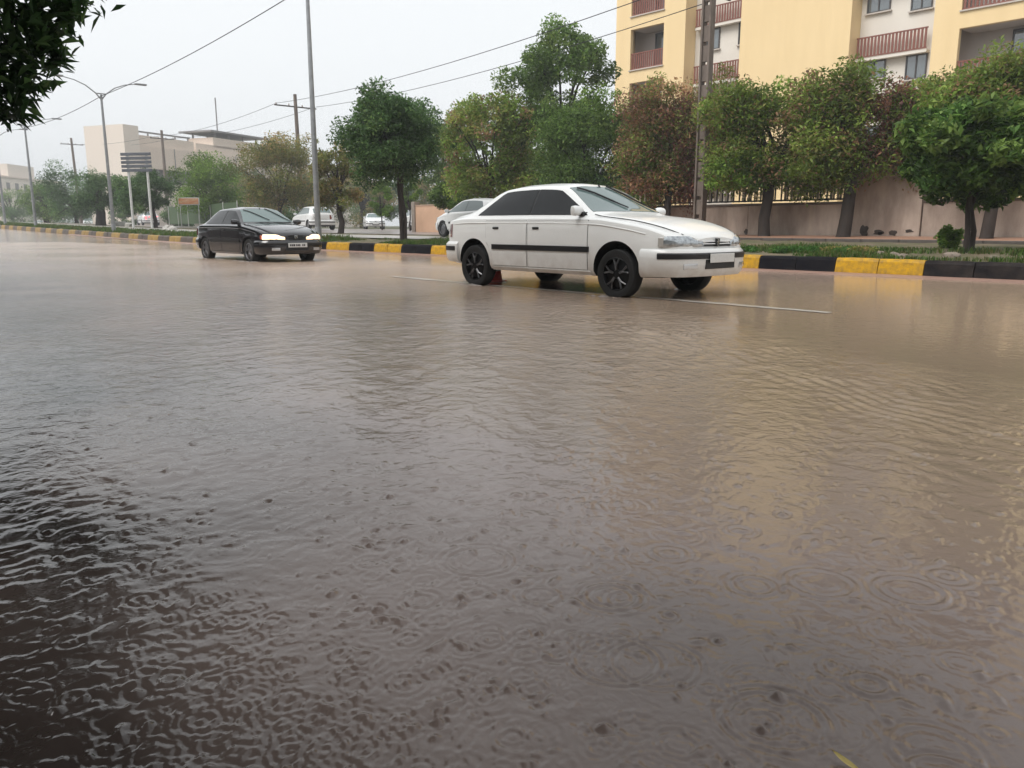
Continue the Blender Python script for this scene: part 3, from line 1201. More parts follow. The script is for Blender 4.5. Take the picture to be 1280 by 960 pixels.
    for s in (-1, 1):
        a, b = sorted((s * pt.t_of_y(.42), s * .86))
        sweep_plan(pt, [(-.06, l0), (.012, l0 + .006), (.016, l0 + .1), (.004, l1 - .006), (-.06, l1)], a, b, 12).build('tail_light', tail, root, 40)
    x, y, nx, ny = pt(0)
    MB().box((x - .012, 0, l0 + .06), (.016, .46, .105), bev=.004).build('number_plate', mat('plate_white', (.72, .72, .70), .35), root)
    if tail_on:
        sweep_plan(pt, [(-.03, l1 - .06), (.02, l1 - .055), (.02, l1 - .01), (-.03, l1)], -.25, .25, 7).build('brake_light', tail, root, 40)
    # roof aerial and shut line of the bonnet
    if detail:
        MB().tube([(.28, 0, cb.topz(.28, 0) - .005), (.25, 0, cb.topz(.25, 0) + .03)], .012, 6).build('aerial', dark, root)
        for s in (-1, 1):
            pts = []
            for k in range(12):
                x = S['wind'][0] + .03 + (S['nose'][3][1] - S['wind'][0] - .05) * k / 11
                sec = cb.section(x)
                pts.append((x, s * (sec[13][0] + .012), np.interp(sec[13][0] + .012, [sec[13][0], sec[8][0]], [sec[13][1], sec[8][1]]) + .001))
            MB().tube(pts, .005, 4).build('bonnet_seam', seam, root)
    # wheels
    tyre_m = mat('tyre', (.012, .012, .012), .75, bump=.3, bscale=150)
    rim_m = rim_mat or mat('rim_grey', (.25, .25, .26), .35, .8, var=.3, scale=20)
    spoke_m = mat('spoke_silver', (.34, .34, .35), .3, .9, col2=(.02, .02, .02), scale=9) if rim_mat else rim_m
    for ax in S['axles']:
        for s in (-1, 1):
            w = MB().lathe([(.205, -.09), (.20, -.02), (.185, .03), (.15, .045), (.06, .05), (.05, .066), (.001, .07)], 'y', 28)
            w.v = [(x, s * y, z) for x, y, z in w.v]
            wo = w.build('wheel', rim_m, root, 40, loc=(ax, s * .745, .30 - ride))
            t = MB().lathe([(.20, -.085), (.255, -.095), (.288, -.088), (.300, -.07), (.303, 0), (.300, .07), (.288, .088), (.255, .095), (.208, .08), (.20, .06)], 'y', 36, close=True)
            t.v = [(x, s * y, z) for x, y, z in t.v]
            t.build('tyre', tyre_m, wo, 40)
            rm = MB().lathe([(.205, .05), (.208, .078), (.198, .084), (.190, .07), (.190, .05)], 'y', 32, close=True)
            rm.v = [(x, s * y, z) for x, y, z in rm.v]
            rm.build('rim', rim_m, wo, 40)
            if detail:
                sp = MB()
                for k in range(5):
                    for dlt in (-.16, .16):
                        a = 2 * math.pi * k / 5 + .35
                        ca, sa = math.cos(a + dlt * .55), math.sin(a + dlt * .55)
                        cb_, sb = math.cos(a + dlt * 1.5), math.sin(a + dlt * 1.5)
                        sp.tube([(.05 * ca, s * .072, .05 * sa), (.12 * ca, s * .074, .12 * sa), (.196 * cb_, s * .066, .196 * sb)], [.010, .011, .013], 5)
                sp.build('spokes', spoke_m, wo, 40)
    return root


def build_cars():
    white = mat('white_paint', (.86, .865, .85), .3, coat=.5, var=.04, scale=3)
    nt = white.node_tree
    n_, l_ = nt.nodes, nt.links
    pb = n_['Principled BSDF']
    old = pb.inputs['Base Color'].links[0].from_socket
    tc_ = n_.new('ShaderNodeTexCoord')
    sx = n_.new('ShaderNodeSeparateXYZ')
    l_.new(tc_.outputs['Object'], sx.inputs['Vector'])
    mr = n_.new('ShaderNodeMapRange')
    mr.inputs['From Min'].default_value, mr.inputs['From Max'].default_value = .62, .24
    l_.new(sx.outputs['Z'], mr.inputs['Value'])
    dn = n_.new('ShaderNodeTexNoise')
    dn.inputs['Scale'].default_value = 7
    dn.inputs['Detail'].default_value = 6
    l_.new(tc_.outputs['Object'], dn.inputs['Vector'])
    mu = n_.new('ShaderNodeMath')
    mu.operation = 'MULTIPLY'
    l_.new(mr.outputs['Result'], mu.inputs[0])
    l_.new(dn.outputs['Fac'], mu.inputs[1])
    mm = n_.new('ShaderNodeMix')
    mm.data_type = 'RGBA'
    l_.new(mu.outputs['Value'], mm.inputs['Factor'])
    l_.new(old, mm.inputs['A'])
    mm.inputs['B'].default_value = (.42, .375, .33, 1)            # dried mud spray on the lower doors and bumpers
    l_.new(mm.outputs['Result'], pb.inputs['Base Color'])
    black = mat('black_paint', (.008, .007, .009), .18, coat=1.0)
    silver = mat('white_dusty_paint', (.76, .765, .76), .3, coat=.4, var=.08, scale=2)
    blackrim = mat('rim_black', (.012, .012, .013), .3, .6)
    c = make_car('white_sedan', SEDAN, white, 'white saloon car with black rims driving through the flood over the lane line', rim_mat=blackrim, ride=.05)
    c.location = (-7.94, 8.53, .03)
    c.scale = (1.04, 1.0, 1.02)
    c = make_car('black_sedan', SEDAN, black, 'black saloon car with lit headlights wading through the flood', lights_on=True, plate_text=True)
    c.location = (-20.6, 9.42, -.045)
    c.scale = (1.03, 1.0, 1.0)
    W = silver

    def park(px, Y, rz, spec, label, paint=W, group=None, **kw):
        o = make_car('parked_car' if group else 'white_hatchback', spec, paint, label, group, tinted=False, detail=False, **kw)
        p = on_ground(px, Y)
        o.location = (p[0], p[1], p[2] + .03)
        o.rotation_euler = (0, 0, rz)
        return o
    park(596, 20.0, R(178), HATCH, 'white hatchback half hidden behind the boot of the white saloon')
    park(392, 25.0, R(172), HATCH, 'white hatchback seen from behind next to the grey lamp post')
    g = 'cars standing on the service road'
    park(468, 40.0, R(-28), SEDAN, 'small white saloon far across the service road behind the bushy tree', group=g)
    park(521, 33.0, R(160), HATCH, 'white car mostly hidden behind the trunks of the bushy tree', group=g)
    park(187, 29.0, R(172), HATCH, 'white car with glowing red tail lights behind the sign posts', group=g, tail_on=True)
    park(112, 38.0, R(-8), HATCH, 'white car beside a thick dark trunk on the far verge', group=g)
    park(80, 43.0, R(172), SEDAN, 'distant white saloon between the far tree trunks', group=g)
    park(52, 45.0, R(-8), SEDAN, 'most distant pale car under the far trees', group=g)


# ------------------------------------------------------------------ trees
def leaves_mesh(name, centers, radii, counts, size, palette, rng, squash=.8, droop=.0, elong=2.2, tint_by_cluster=.55):
    """many small folded leaves in clumps; palette = list of (weight, rgb)"""
    P, SZ, TI = [], [], []
    wts = np.array([w for w, _ in palette], float)
    wts /= wts.sum()
    cols = np.array([c for _, c in palette])
    for c, r, n in zip(centers, radii, counts):
        n = int(n)
        d = rng.normal(size=(n, 3))
        d /= np.linalg.norm(d, axis=1, keepdims=True)
        rr = r * rng.random(n) ** .45
        q = d * rr[:, None]
        q[:, 2] *= squash
        if droop:
            q[:, 2] -= droop * rng.random(n) ** 2
        P.append(q + c)
        base = cols[rng.choice(len(cols), p=wts)]
        own = cols[rng.choice(len(cols), size=n, p=wts)]
        k = (rng.random(n) < tint_by_cluster)[:, None]
        t = np.where(k, base[None], own) * rng.uniform(.65, 1.35, (n, 1)) * rng.uniform(.62, 1.38)
        TI.append(t)
        SZ.append(size * rng.uniform(.5, 1.5, n))
    P, SZ, TI = np.concatenate(P), np.concatenate(SZ), np.concatenate(TI)
    n = len(P)
    ax = rng.normal(size=(n, 3))
    ax[:, 2] = ax[:, 2] * .7 - .25 - droop * .6
    ax /= np.linalg.norm(ax, axis=1, keepdims=True)
    up = rng.normal(size=(n, 3)) * .6 + np.array([0, 0, 1.2])
    sd_ = np.cross(ax, up)
    sd_ /= np.maximum(np.linalg.norm(sd_, axis=1, keepdims=True), 1e-6)
    nn = np.cross(sd_, ax)
    L = SZ[:, None]
    Wd = L / elong * .5
    a = P - ax * L * .5
    b = P + sd_ * Wd + nn * Wd * .35
    c = P + ax * L * .5 - nn * L * .12
    d = P - sd_ * Wd + nn * Wd * .35
    V = np.stack([a, b, c, d], 1).reshape(-1, 3)
    F = np.arange(4 * n).reshape(n, 4)
    # split along the midrib: two triangles share a-c
    F = np.concatenate([F[:, [0, 1, 2]], F[:, [0, 2, 3]]])
    me = mesh_np(name, V, F)
    at = me.attributes.new('tint', 'FLOAT_COLOR', 'POINT')
    C = np.ones((n, 4, 4), np.float32)
    C[:, :, :3] = TI[:, None, :]
    at.data.foreach_set('color', C.ravel())
    return me


GREEN = [(5, (.105, .180, .042)), (4, (.14, .23, .055)), (2, (.20, .28, .072))]
DARKG = [(5, (.068, .130, .044)), (4, (.092, .170, .058)), (2, (.14, .22, .07))]
OLIVE = [(4, (.165, .19, .05)), (3, (.22, .225, .06)), (2, (.30, .235, .085)), (1, (.36, .245, .115))]
LIGHTG = [(4, (.14, .245, .036)), (3, (.19, .29, .05)), (2, (.10, .18, .032))]
RUST = [(3, (.33, .175, .10)), (3, (.40, .24, .13)), (2, (.24, .125, .09)), (4, (.17, .21, .05)), (4, (.22, .25, .07))]
DRY = [(4, (.27, .125, .10)), (3, (.18, .09, .08)), (3, (.38, .19, .115)), (1, (.15, .18, .06))]
MIXG = [(4, (.17, .255, .048)), (3, (.23, .31, .062)), (1.4, (.33, .20, .115)), (1.8, (.30, .30, .085))]


def make_tree(px, Y, top, left, right, bottom, pal, label, trunk_r=.13, leaf=.12, n_clump=60, per=130, seed=0, pxb=None, lean=0.0,
              name='street_tree', group=None, cat='tree', droop=0.0, gaps=.0, extra=None, stems=1, depth=1.0, bark=None, clump=.26, squash=.8, boxy=.8, back=0.0):
    """crown box given by its outline in the photograph at the tree's own distance; base on the ground at (px, Y)"""
    rng = np.random.default_rng(100 + seed)
    base = on_ground(px, Y)
    pl, pr = at_y(left, (top + bottom) / 2, Y), at_y(right, (top + bottom) / 2, Y)
    # distance along the view for real sizes
    cen_px = (left + right) / 2
    dist = math.hypot(base[0], base[1])
    dist_eff = dist * math.cos(math.atan((px - 640) / FPX))
    k = dist_eff / FPX
    wid = (right - left) * k
    zt = CAM_H + (HORIZON - top) * k * 1.0
    zb = CAM_H + (HORIZON - bottom) * k
    cx = base + _rt * ((cen_px - px) * k)
    rx, rz = wid / 2, (zt - zb) / 2
    cen = np.array([cx[0], cx[1] + back, (zt + zb) / 2])
    o = empty(name, base)
    tag(o, label, cat, group)
    # clump centres: fill the crown, more near its surface
    cs, stray_f = [], []
    while len(cs) < n_clump:
        d = rng.normal(size=3)
        d /= np.linalg.norm(d)
        r = rng.uniform(.35, 1.0) ** .6
        bump = .93 + .09 * math.sin(3.1 * d[0] + seed) * math.cos(2.7 * d[2] + seed * 2) + rng.normal(0, .09)
        q = np.sign(d) * np.abs(d) ** boxy * r * bump
        if gaps and rng.random() < gaps and r > .6:
            continue
        stray = rng.random() < .12
        if stray:
            q = q * rng.uniform(1.1, 1.32)
        stray_f.append(.5 if stray else 1.0)
        flat = .84 if q[2] < 0 else .80
        cs.append(cen + (_rt * q[0] * rx * .86 + np.array([-_rt[1], _rt[0], 0]) * q[1] * rx * .85 * depth + np.array([0, 0, q[2] * rz * flat])))
    cs = np.array(cs)
    rr = rng.uniform(.6, 1.35, len(cs)) * clump * min(rx, rz * 1.3) * np.array(stray_f)
    cnt = per * 1.15 * (rr / rr.mean()) ** 1.6
    leaf = leaf * 1.08
    cnt = cnt * 1.2
    me = leaves_mesh('crown', cs, rr, cnt, leaf, pal, rng, droop=droop, squash=squash)
    bark_m = bark or mat('bark', (.045, .032, .025), .8, var=.5, scale=9, bump=.9, bscale=30, stretch=(1, 1, .25))
    tb = MB()
    fork = np.array([base[0] + (cen[0] - base[0]) * .22, base[1] + (cen[1] - base[1]) * .22, zb + (zt - zb) * .2])
    for s in range(stems):
        off = np.array([rng.normal(0, .10), rng.normal(0, .10), 0]) if stems > 1 else np.zeros(3)
        b0 = base + off * .8 + np.array([0, 0, -.08])
        m1 = b0 + (fork - b0) * .35 + np.array([rng.normal(0, .04) + lean * .1, rng.normal(0, .04), 0]) + off * .3
        m2 = b0 + (fork - b0) * .7 + np.array([rng.normal(0, .05), rng.normal(0, .05), 0]) + off * .8
        f2 = fork + off
        tr = trunk_r / (stems ** .4)
        tb.tube([b0, b0 + (m1 - b0) * .25, m1, m2, f2], [tr * 1.35, tr * 1.02, tr * .92, tr * .85, tr * .75], 9)
        sel = rng.choice(len(cs), size=min(len(cs), 14 if stems == 1 else 7), replace=False)
        for i in sel:
            e = cs[i]
            mid = f2 + (e - f2) * .5 + np.array([rng.normal(0, .08), rng.normal(0, .08), .12 * rz])
            tb.tube([f2 - np.array([0, 0, .05]), mid, e], [tr * .55, tr * .30, tr * .10], 6, cap=False)
    for ob, n_, m_ in ((tb, 'trunk', bark_m),):
        t = ob.build(n_, m_, None, 60)
        t.data.transform(Matrix.Translation(-Vector(base)))
        t.parent = o
    me.transform(Matrix.Translation(-Vector(base)))
    link('crown', me, leaf_mat('leaf'), o)
    if extra:
        for (l2, t2, r2, b2, pal2, n2, per2, dr2, nm) in extra:
            cs2 = []
            for _ in range(n2):
                q = np.clip(rng.normal(size=3) * .45, -1, 1)
                px2 = (l2 + r2) / 2 + q[0] * (r2 - l2) / 2
                py2 = (t2 + b2) / 2 + q[2] * (b2 - t2) / 2
                w = cen + _rt * ((px2 - cen_px) * k)
                w[2] = CAM_H + (HORIZON - py2) * k
                w += np.array([_rt[1], -_rt[0], 0]) * (rx * depth * .55 + q[1] * .35)
                cs2.append(w)
            m2 = leaves_mesh(nm, np.array(cs2), rng.uniform(.7, 1.2, n2) * .38, np.full(n2, per2), leaf, pal2, rng, droop=dr2, elong=2.6)
            m2.transform(Matrix.Translation(-Vector(base)))
            link(nm, m2, leaf_mat('leaf'), o)
    return o


def build_trees():
    g = 'street trees along the far side of the road'
    make_tree(503, 16.0, 108, 424, 562, 246, DARKG, 'dense round dark green tree with split trunk behind the striped kerb', .11, .11, 190, 130, 44, boxy=.9, group=g, stems=3, clump=.24)
    make_tree(426, 21.5, 172, 388, 458, 272, OLIVE, 'small yellowing tree on a leaning trunk beside the lamp post', .16, .13, 55, 120, 2, group=g, lean=2)
    make_tree(612, 24.5, 110, 545, 680, 268, MIXG, 'bushy mid green tree rising behind the roof of the hatchback', .13, .15, 130, 140, 3, group=g, boxy=.7)
    make_tree(702, 27.5, 36, 624, 776, 215, GREEN, 'tall open crowned tree standing above all others beside the yellow flats', .16, .16, 120, 150, 4, group=g, gaps=.3, clump=.21)
    make_tree(724, 24.0, 122, 640, 850, 268, GREEN, 'broad low bushy tree behind the white saloon roof', .13, .115, 210, 190, 5, group=g, depth=.42, back=.8, boxy=.65,
              extra=[(690, 110, 800, 170, LIGHTG, 14, 90, .1, 'creeper')])
    make_tree(832, 23.6, 92, 744, 912, 272, RUST, 'rusty brown tree hung with dead creeper at the left end of the fence', .15, .11, 160, 190, 6, group=g, depth=.42, back=.8, boxy=.65,
              extra=[(800, 120, 880, 240, DRY, 44, 130, .8, 'dead_creeper'), (755, 185, 835, 250, LIGHTG, 16, 100, .1, 'green_shoots')])
    make_tree(955, 23.3, 106, 838, 1066, 250, MIXG, 'low crowned green tree with thick straight trunk against the fence', .19, .115, 210, 190, 7, group=g, depth=.42, back=.8, boxy=.5,
              extra=[(860, 185, 1000, 240, LIGHTG, 40, 110, .05, 'green_shoots')])
    make_tree(1053, 23.3, 94, 944, 1196, 244, MIXG, 'green and russet tree with dark trunk at the tall wall panel', .20, .115, 210, 190, 8, group=g, depth=.42, back=.8, boxy=.5,
              extra=[(1000, 100, 1110, 215, DRY, 30, 90, .45, 'dead_creeper')])
    make_tree(1213, 17.4, 126, 1122, 1310, 262, [(4, (.085, .165, .035)), (3, (.12, .21, .045)), (2, (.19, .28, .07)), (2, (.06, .12, .03))], 'low leafy tree with large glossy leaves on the verge by the black kerb', .075, .135, 190, 150, 9, group=g, stems=2, clump=.22, boxy=.7)
    make_tree(1232, 23.2, 74, 1122, 1340, 220, MIXG, 'tall leafy tree behind the low glossy tree by the wall', .16, .115, 210, 190, 10, group=g, depth=.42, back=.8, boxy=.65,
              extra=[(1200, 60, 1290, 110, RUST, 12, 90, .1, 'russet_sprays')])
    # left half
    make_tree(352, 27.0, 162, 296, 408, 285, OLIVE, 'yellowing olive tree behind the black saloon', .16, .15, 110, 150, 11, group=g)
    make_tree(262, 26.0, 192, 214, 318, 280, LIGHTG, 'fresh green tree above the small orange hoarding', .16, .16, 80, 140, 12, group=g)
    make_tree(128, 20.0, 210, 96, 172, 272, DARKG, 'dark spreading tree on a thick dark trunk by the sign posts', .42, .16, 70, 130, 13, group=g, bark=mat('dark_bark', (.035, .025, .02), .85, var=.4, scale=8, bump=.8, bscale=25))
    make_tree(196, 21.0, 214, 150, 228, 270, DARKG, 'low dark tree overhanging the two white sign posts', .16, .16, 70, 130, 31, group=g)
    make_tree(98, 24.0, 206, 54, 138, 276, DARKG, 'dark tree on a forked pale trunk further along the verge', .2, .18, 70, 130, 14, group=g, stems=2)
    make_tree(62, 25.0, 226, 26, 90, 280, GREEN, 'far verge tree on a short stout trunk', .4, .2, 55, 120, 15, group=g)
    make_tree(20, 32.0, 234, -24, 48, 282, GREEN, 'most distant verge tree where the road bends', .3, .24, 50, 120, 16, group=g)
    # behind, around the service road
    b = 'trees beyond the service road'
    make_tree(185, 60, 176, 160, 222, 250, GREEN, 'tall tree in front of the beige building', .2, .3, 45, 110, 17, group=b)
    make_tree(452, 52, 178, 418, 500, 285, OLIVE, 'pale olive tree beyond the dense round tree', .2, .28, 60, 120, 18, group=b)
    make_tree(560, 38, 140, 520, 612, 268, GREEN, 'green tree beyond the peach coloured wall', .18, .2, 70, 130, 19, group=b)
    make_tree(660, 34, 150, 600, 720, 265, GREEN, 'shady tree deep behind the white saloon', .18, .2, 80, 130, 20, group=b)
    make_tree(308, 50, 205, 280, 345, 284, GREEN, 'green tree beyond the service road behind the black saloon', .2, .28, 50, 110, 21, group=b)
    make_tree(225, 62, 214, 196, 262, 283, GREEN, 'green tree beyond the green mesh fence', .2, .3, 45, 110, 22, group=b)
    make_tree(45, 100, 228, 10, 80, 284, DARKG, 'dim tree in front of the farthest building', .3, .5, 45, 110, 23, group=b)
    make_tree(120, 85, 222, 84, 160, 284, DARKG, 'dim tree below the beige building', .3, .45, 45, 110, 24, group=b)
    make_tree(400, 62, 208, 370, 432, 285, OLIVE, 'olive tree beyond the parked hatchback', .2, .3, 45, 110, 25, group=b)
    belt = [(160, 50, 222, 'dark tree of the far belt below the corner of the beige building'), (205, 48, 226, 'tree of the far belt behind the orange hoarding'),
            (250, 52, 218, 'tree of the far belt behind the green mesh fence'), (292, 46, 214, 'tree of the far belt over the roof of the black saloon'),
            (332, 58, 206, 'olive tree of the far belt left of the wooden pole'), (376, 52, 212, 'tree of the far belt at the foot of the wooden pole'),
            (428, 66, 214, 'tree of the far belt behind the leaning trunk'), (470, 64, 222, 'tree of the far belt behind the split trunks'),
            (512, 60, 216, 'tree of the far belt above the parked saloon'), (548, 56, 214, 'tree of the far belt above the peach wall pier'),
            (596, 50, 200, 'tree of the far belt above the peach wall'), (88, 60, 236, 'tree of the far belt beyond the thick dark trunk'), (30, 70, 240, 'tree of the far belt below the farthest building')]
    belt += [(118, 56, 228, 'tree of the far belt left of the corner tower'), (142, 62, 232, 'tree of the far belt right under the corner tower'), (182, 58, 224, 'tree of the far belt behind the slatted sign'), (228, 60, 220, 'tree of the far belt right of the slatted sign')]
    for i, (px, Yv, tp, lab) in enumerate(belt):
        make_tree(px, Yv, tp, px - 34, px + 34, 284, [OLIVE, GREEN, DARKG][i % 3] if i != 4 else OLIVE, lab, .16, .24, 60, 90, 60 + i, group='belt of trees at the back of the service road', boxy=.65)
    s = 'shrubs in the planting bed'
    make_tree(478, 31, 216, 462, 496, 279, LIGHTG, 'upright light green shrub behind the split trunk tree', .05, .12, 34, 120, 26, name='shrub', group=s, cat='shrub')
    make_tree(513, 29, 212, 500, 530, 276, LIGHTG, 'narrow bright green shrub right of the split trunk', .05, .12, 30, 120, 27, name='shrub', group=s, cat='shrub')
    make_tree(560, 25, 226, 530, 600, 268, GREEN, 'dark shrub spilling over the peach wall', .05, .12, 44, 120, 28, name='shrub', group=s, cat='shrub')
    for i, (px, l_, r_, lab) in enumerate(((38, 8, 66, 'low dark shrub under the most distant verge trees'), (92, 66, 118, 'low dark shrub left of the thick dark trunk'), (158, 138, 178, 'low dark shrub between the thick trunk and the sign posts'),
                                           (226, 206, 250, 'low shrub in front of the green mesh fence'), (282, 250, 318, 'low shrub behind the roof of the black saloon'), (340, 310, 372, 'low shrub behind the bonnet of the black saloon'))):
        make_tree(px, 31.0 + i % 2 * 2, 256, l_, r_, 292, DARKG, lab, .05, .18, 44, 80, 90 + i, name='shrub', group=s, cat='shrub', boxy=.6)
    # undergrowth along the foot of the wall and under the crowns
    make_tree(745, 24.3, 215, 660, 830, 292, DARKG, 'dark undergrowth behind the white saloon bonnet', .04, .12, 80, 130, 29, name='shrub', group=s, cat='shrub', depth=.35)
    make_tree(1186, 18.6, 282, 1172, 1202, 312, LIGHTG, 'small green shoots beside the low leafy tree', .02, .09, 46, 34, 30, name='shrub', group=s, cat='shrub', clump=.34)


def build_near_tree():
    """large dark tree on the near verge; its crown hangs over the left of the frame and darkens the water"""
    rng = np.random.default_rng(77)

    def cw(r, f, z):
        return np.array([_rt[0] * r - math.sin(YAW) * f, _rt[1] * r + math.cos(YAW) * f, z])
    base = cw(-5.9, 3.5, .1)
    o = empty('roadside_tree', base)
    tag(o, 'large dark leafed tree overhanging the near edge of the flooded road', 'tree')
    cs, rr = [], []
    cen = cw(-4.3, 4.9, 4.9)
    for i in range(230):
        d = rng.normal(size=3)
        d /= np.linalg.norm(d)
        q = d * rng.uniform(.2, 1) ** .5
        c = cen + cw(q[0] * 2.75, q[1] * 2.9, 0) * np.array([1, 1, 0]) + np.array([0, 0, q[2] * 3.15])
        cs.append(c)
        rr.append(rng.uniform(.28, .55))
    for i in range(170):
        d = rng.normal(size=3)
        d /= np.linalg.norm(d)
        q = d * rng.uniform(.1, 1) ** .45
        cs.append(np.array([-8.3 + q[0] * 3.7, 1.6 + q[1] * 2.1, 5.9 + q[2] * 1.9]))
        rr.append(rng.uniform(.3, .55))
    for i in range(200):
        d = rng.normal(size=3)
        d /= np.linalg.norm(d)
        q = d * rng.uniform(.1, 1) ** .45
        cs.append(np.array([-11.2 + q[0] * 3.9, .15 + q[1] * 1.75, 4.75 + q[2] * 2.5]))
        rr.append(rng.uniform(.3, .55))
    n_main = len(cs)
    # fringe that hangs into the picture
    for (px, py, dd, r_) in ((4, 10, 5.0, .30), (34, 14, 4.9, .24), (62, 4, 5.0, .16), (8, 62, 5.0, .27), (44, 44, 4.9, .17), (0, 112, 5.0, .20),
                             (22, 92, 5.0, .15), (62, 34, 4.9, .09), (6, 138, 5.0, .09), (86, -2, 4.9, .08), (56, 66, 4.9, .08), (70, 62, 4.9, .05), (-20, 50, 5, .4), (-22, 110, 5, .26), (60, -30, 5, .3), (100, -45, 5, .26)):
        cs.append(at_d(px, py, dd * 1.85))
        rr.append(r_ * 1.85)
    cs, rr = np.array(cs), np.array(rr)
    pal = [(5, (.03, .068, .022)), (3, (.045, .098, .03)), (2, (.075, .14, .042))]
    m2 = leaves_mesh('outer_foliage', cs[n_main:], rr[n_main:], 150 * (rr[n_main:] / .5) ** 1.7 + 14, .165, pal, rng, elong=2.9, droop=.12)
    m2.transform(Matrix.Translation(-Vector(base)))
    link('outer_foliage', m2, leaf_mat('leaf'), o)
    me = leaves_mesh('crown', cs[:n_main], rr[:n_main], 150 * (rr[:n_main] / .4) ** 1.7 + 14, .125, pal, rng, elong=2.9, droop=.08)
    me.transform(Matrix.Translation(-Vector(base)))
    link('crown', me, leaf_mat('leaf'), o)
    tb = MB()
    f2 = cw(-5.2, 4.1, 2.7)
    tb.tube([base - np.array([0, 0, .2]), base + np.array([0, 0, .5]), (base + f2) / 2 + np.array([.05, 0, .2]), f2], [.30, .22, .19, .17], 12)
    for i in rng.choice(400, 44, replace=False):
        e = cs[i]
        mid = f2 + (e - f2) * .5 + np.array([0, 0, .25])
        tb.tube([f2, mid, e], [.10, .05, .012], 6, cap=False)
    for i in range(n_main, len(cs)):
        e = cs[i]
        s = np.array([-10.0, .4, 4.2]) + (e - np.array([-10.0, .4, 4.2])) * .2
        tb.tube([s, s + (e - s) * .55 + np.array([0, 0, .12]), e], [.022, .012, .005], 5, cap=False)
    t = tb.build('trunk', mat('bark', (.045, .032, .025)), None, 60)
    t.data.transform(Matrix.Translation(-Vector(base)))
    t.parent = o
    # unseen copies along the near verge, added to darken reflections and near water
    for (X, Y, rz, s, lab) in ((-.4, -3.2, 2.4, 1.0, 'unseen dark tree added to the near row right above the photographer'), (5.6, -3.4, 1.2, 1.05, 'unseen dark tree added to the near row past the photographer'),
                               (-13.6, -3.9, 4.4, 1.0, 'unseen dark tree added to the near row next to the overhanging one'), (-21.0, -4.2, .6, 1.0, 'second unseen dark tree added to the near row from the overhanging one'),
                               (-29.0, -4.6, 3.4, 1.05, 'third unseen dark tree added to the near row from the overhanging one'), (-37.0, -4.4, 5.1, 1.0, 'fourth unseen dark tree added to the near row from the overhanging one'),
                               (-45.5, -4.0, 2.0, 1.05, 'fifth unseen dark tree added to the near row from the overhanging one'), (-54.0, -3.2, .2, 1.1, 'sixth unseen dark tree added to the near row from the overhanging one'), (-63.0, -2.2, 4.0, 1.1, 'farthest unseen dark tree added to the near row down the road'), (12.5, -3.6, 3.9, 1.0, 'last unseen dark tree added to the near row up the road')):
        c = copy_tree(o)
        for ch in list(c.children):
            if ch.name.startswith('outer'):
                bpy.data.objects.remove(ch)
        c.location = (X, Y, .1)
        c.rotation_euler = (0, 0, .12 * math.sin(rz))
        c.scale = (s, s, s)
        tag(c, lab, 'tree', 'row of dark trees along the near edge')
    tag(o, group='row of dark trees along the near edge')


# ------------------------------------------------------------------ wall, fence, poles, signs
WALL_Y = 24.55


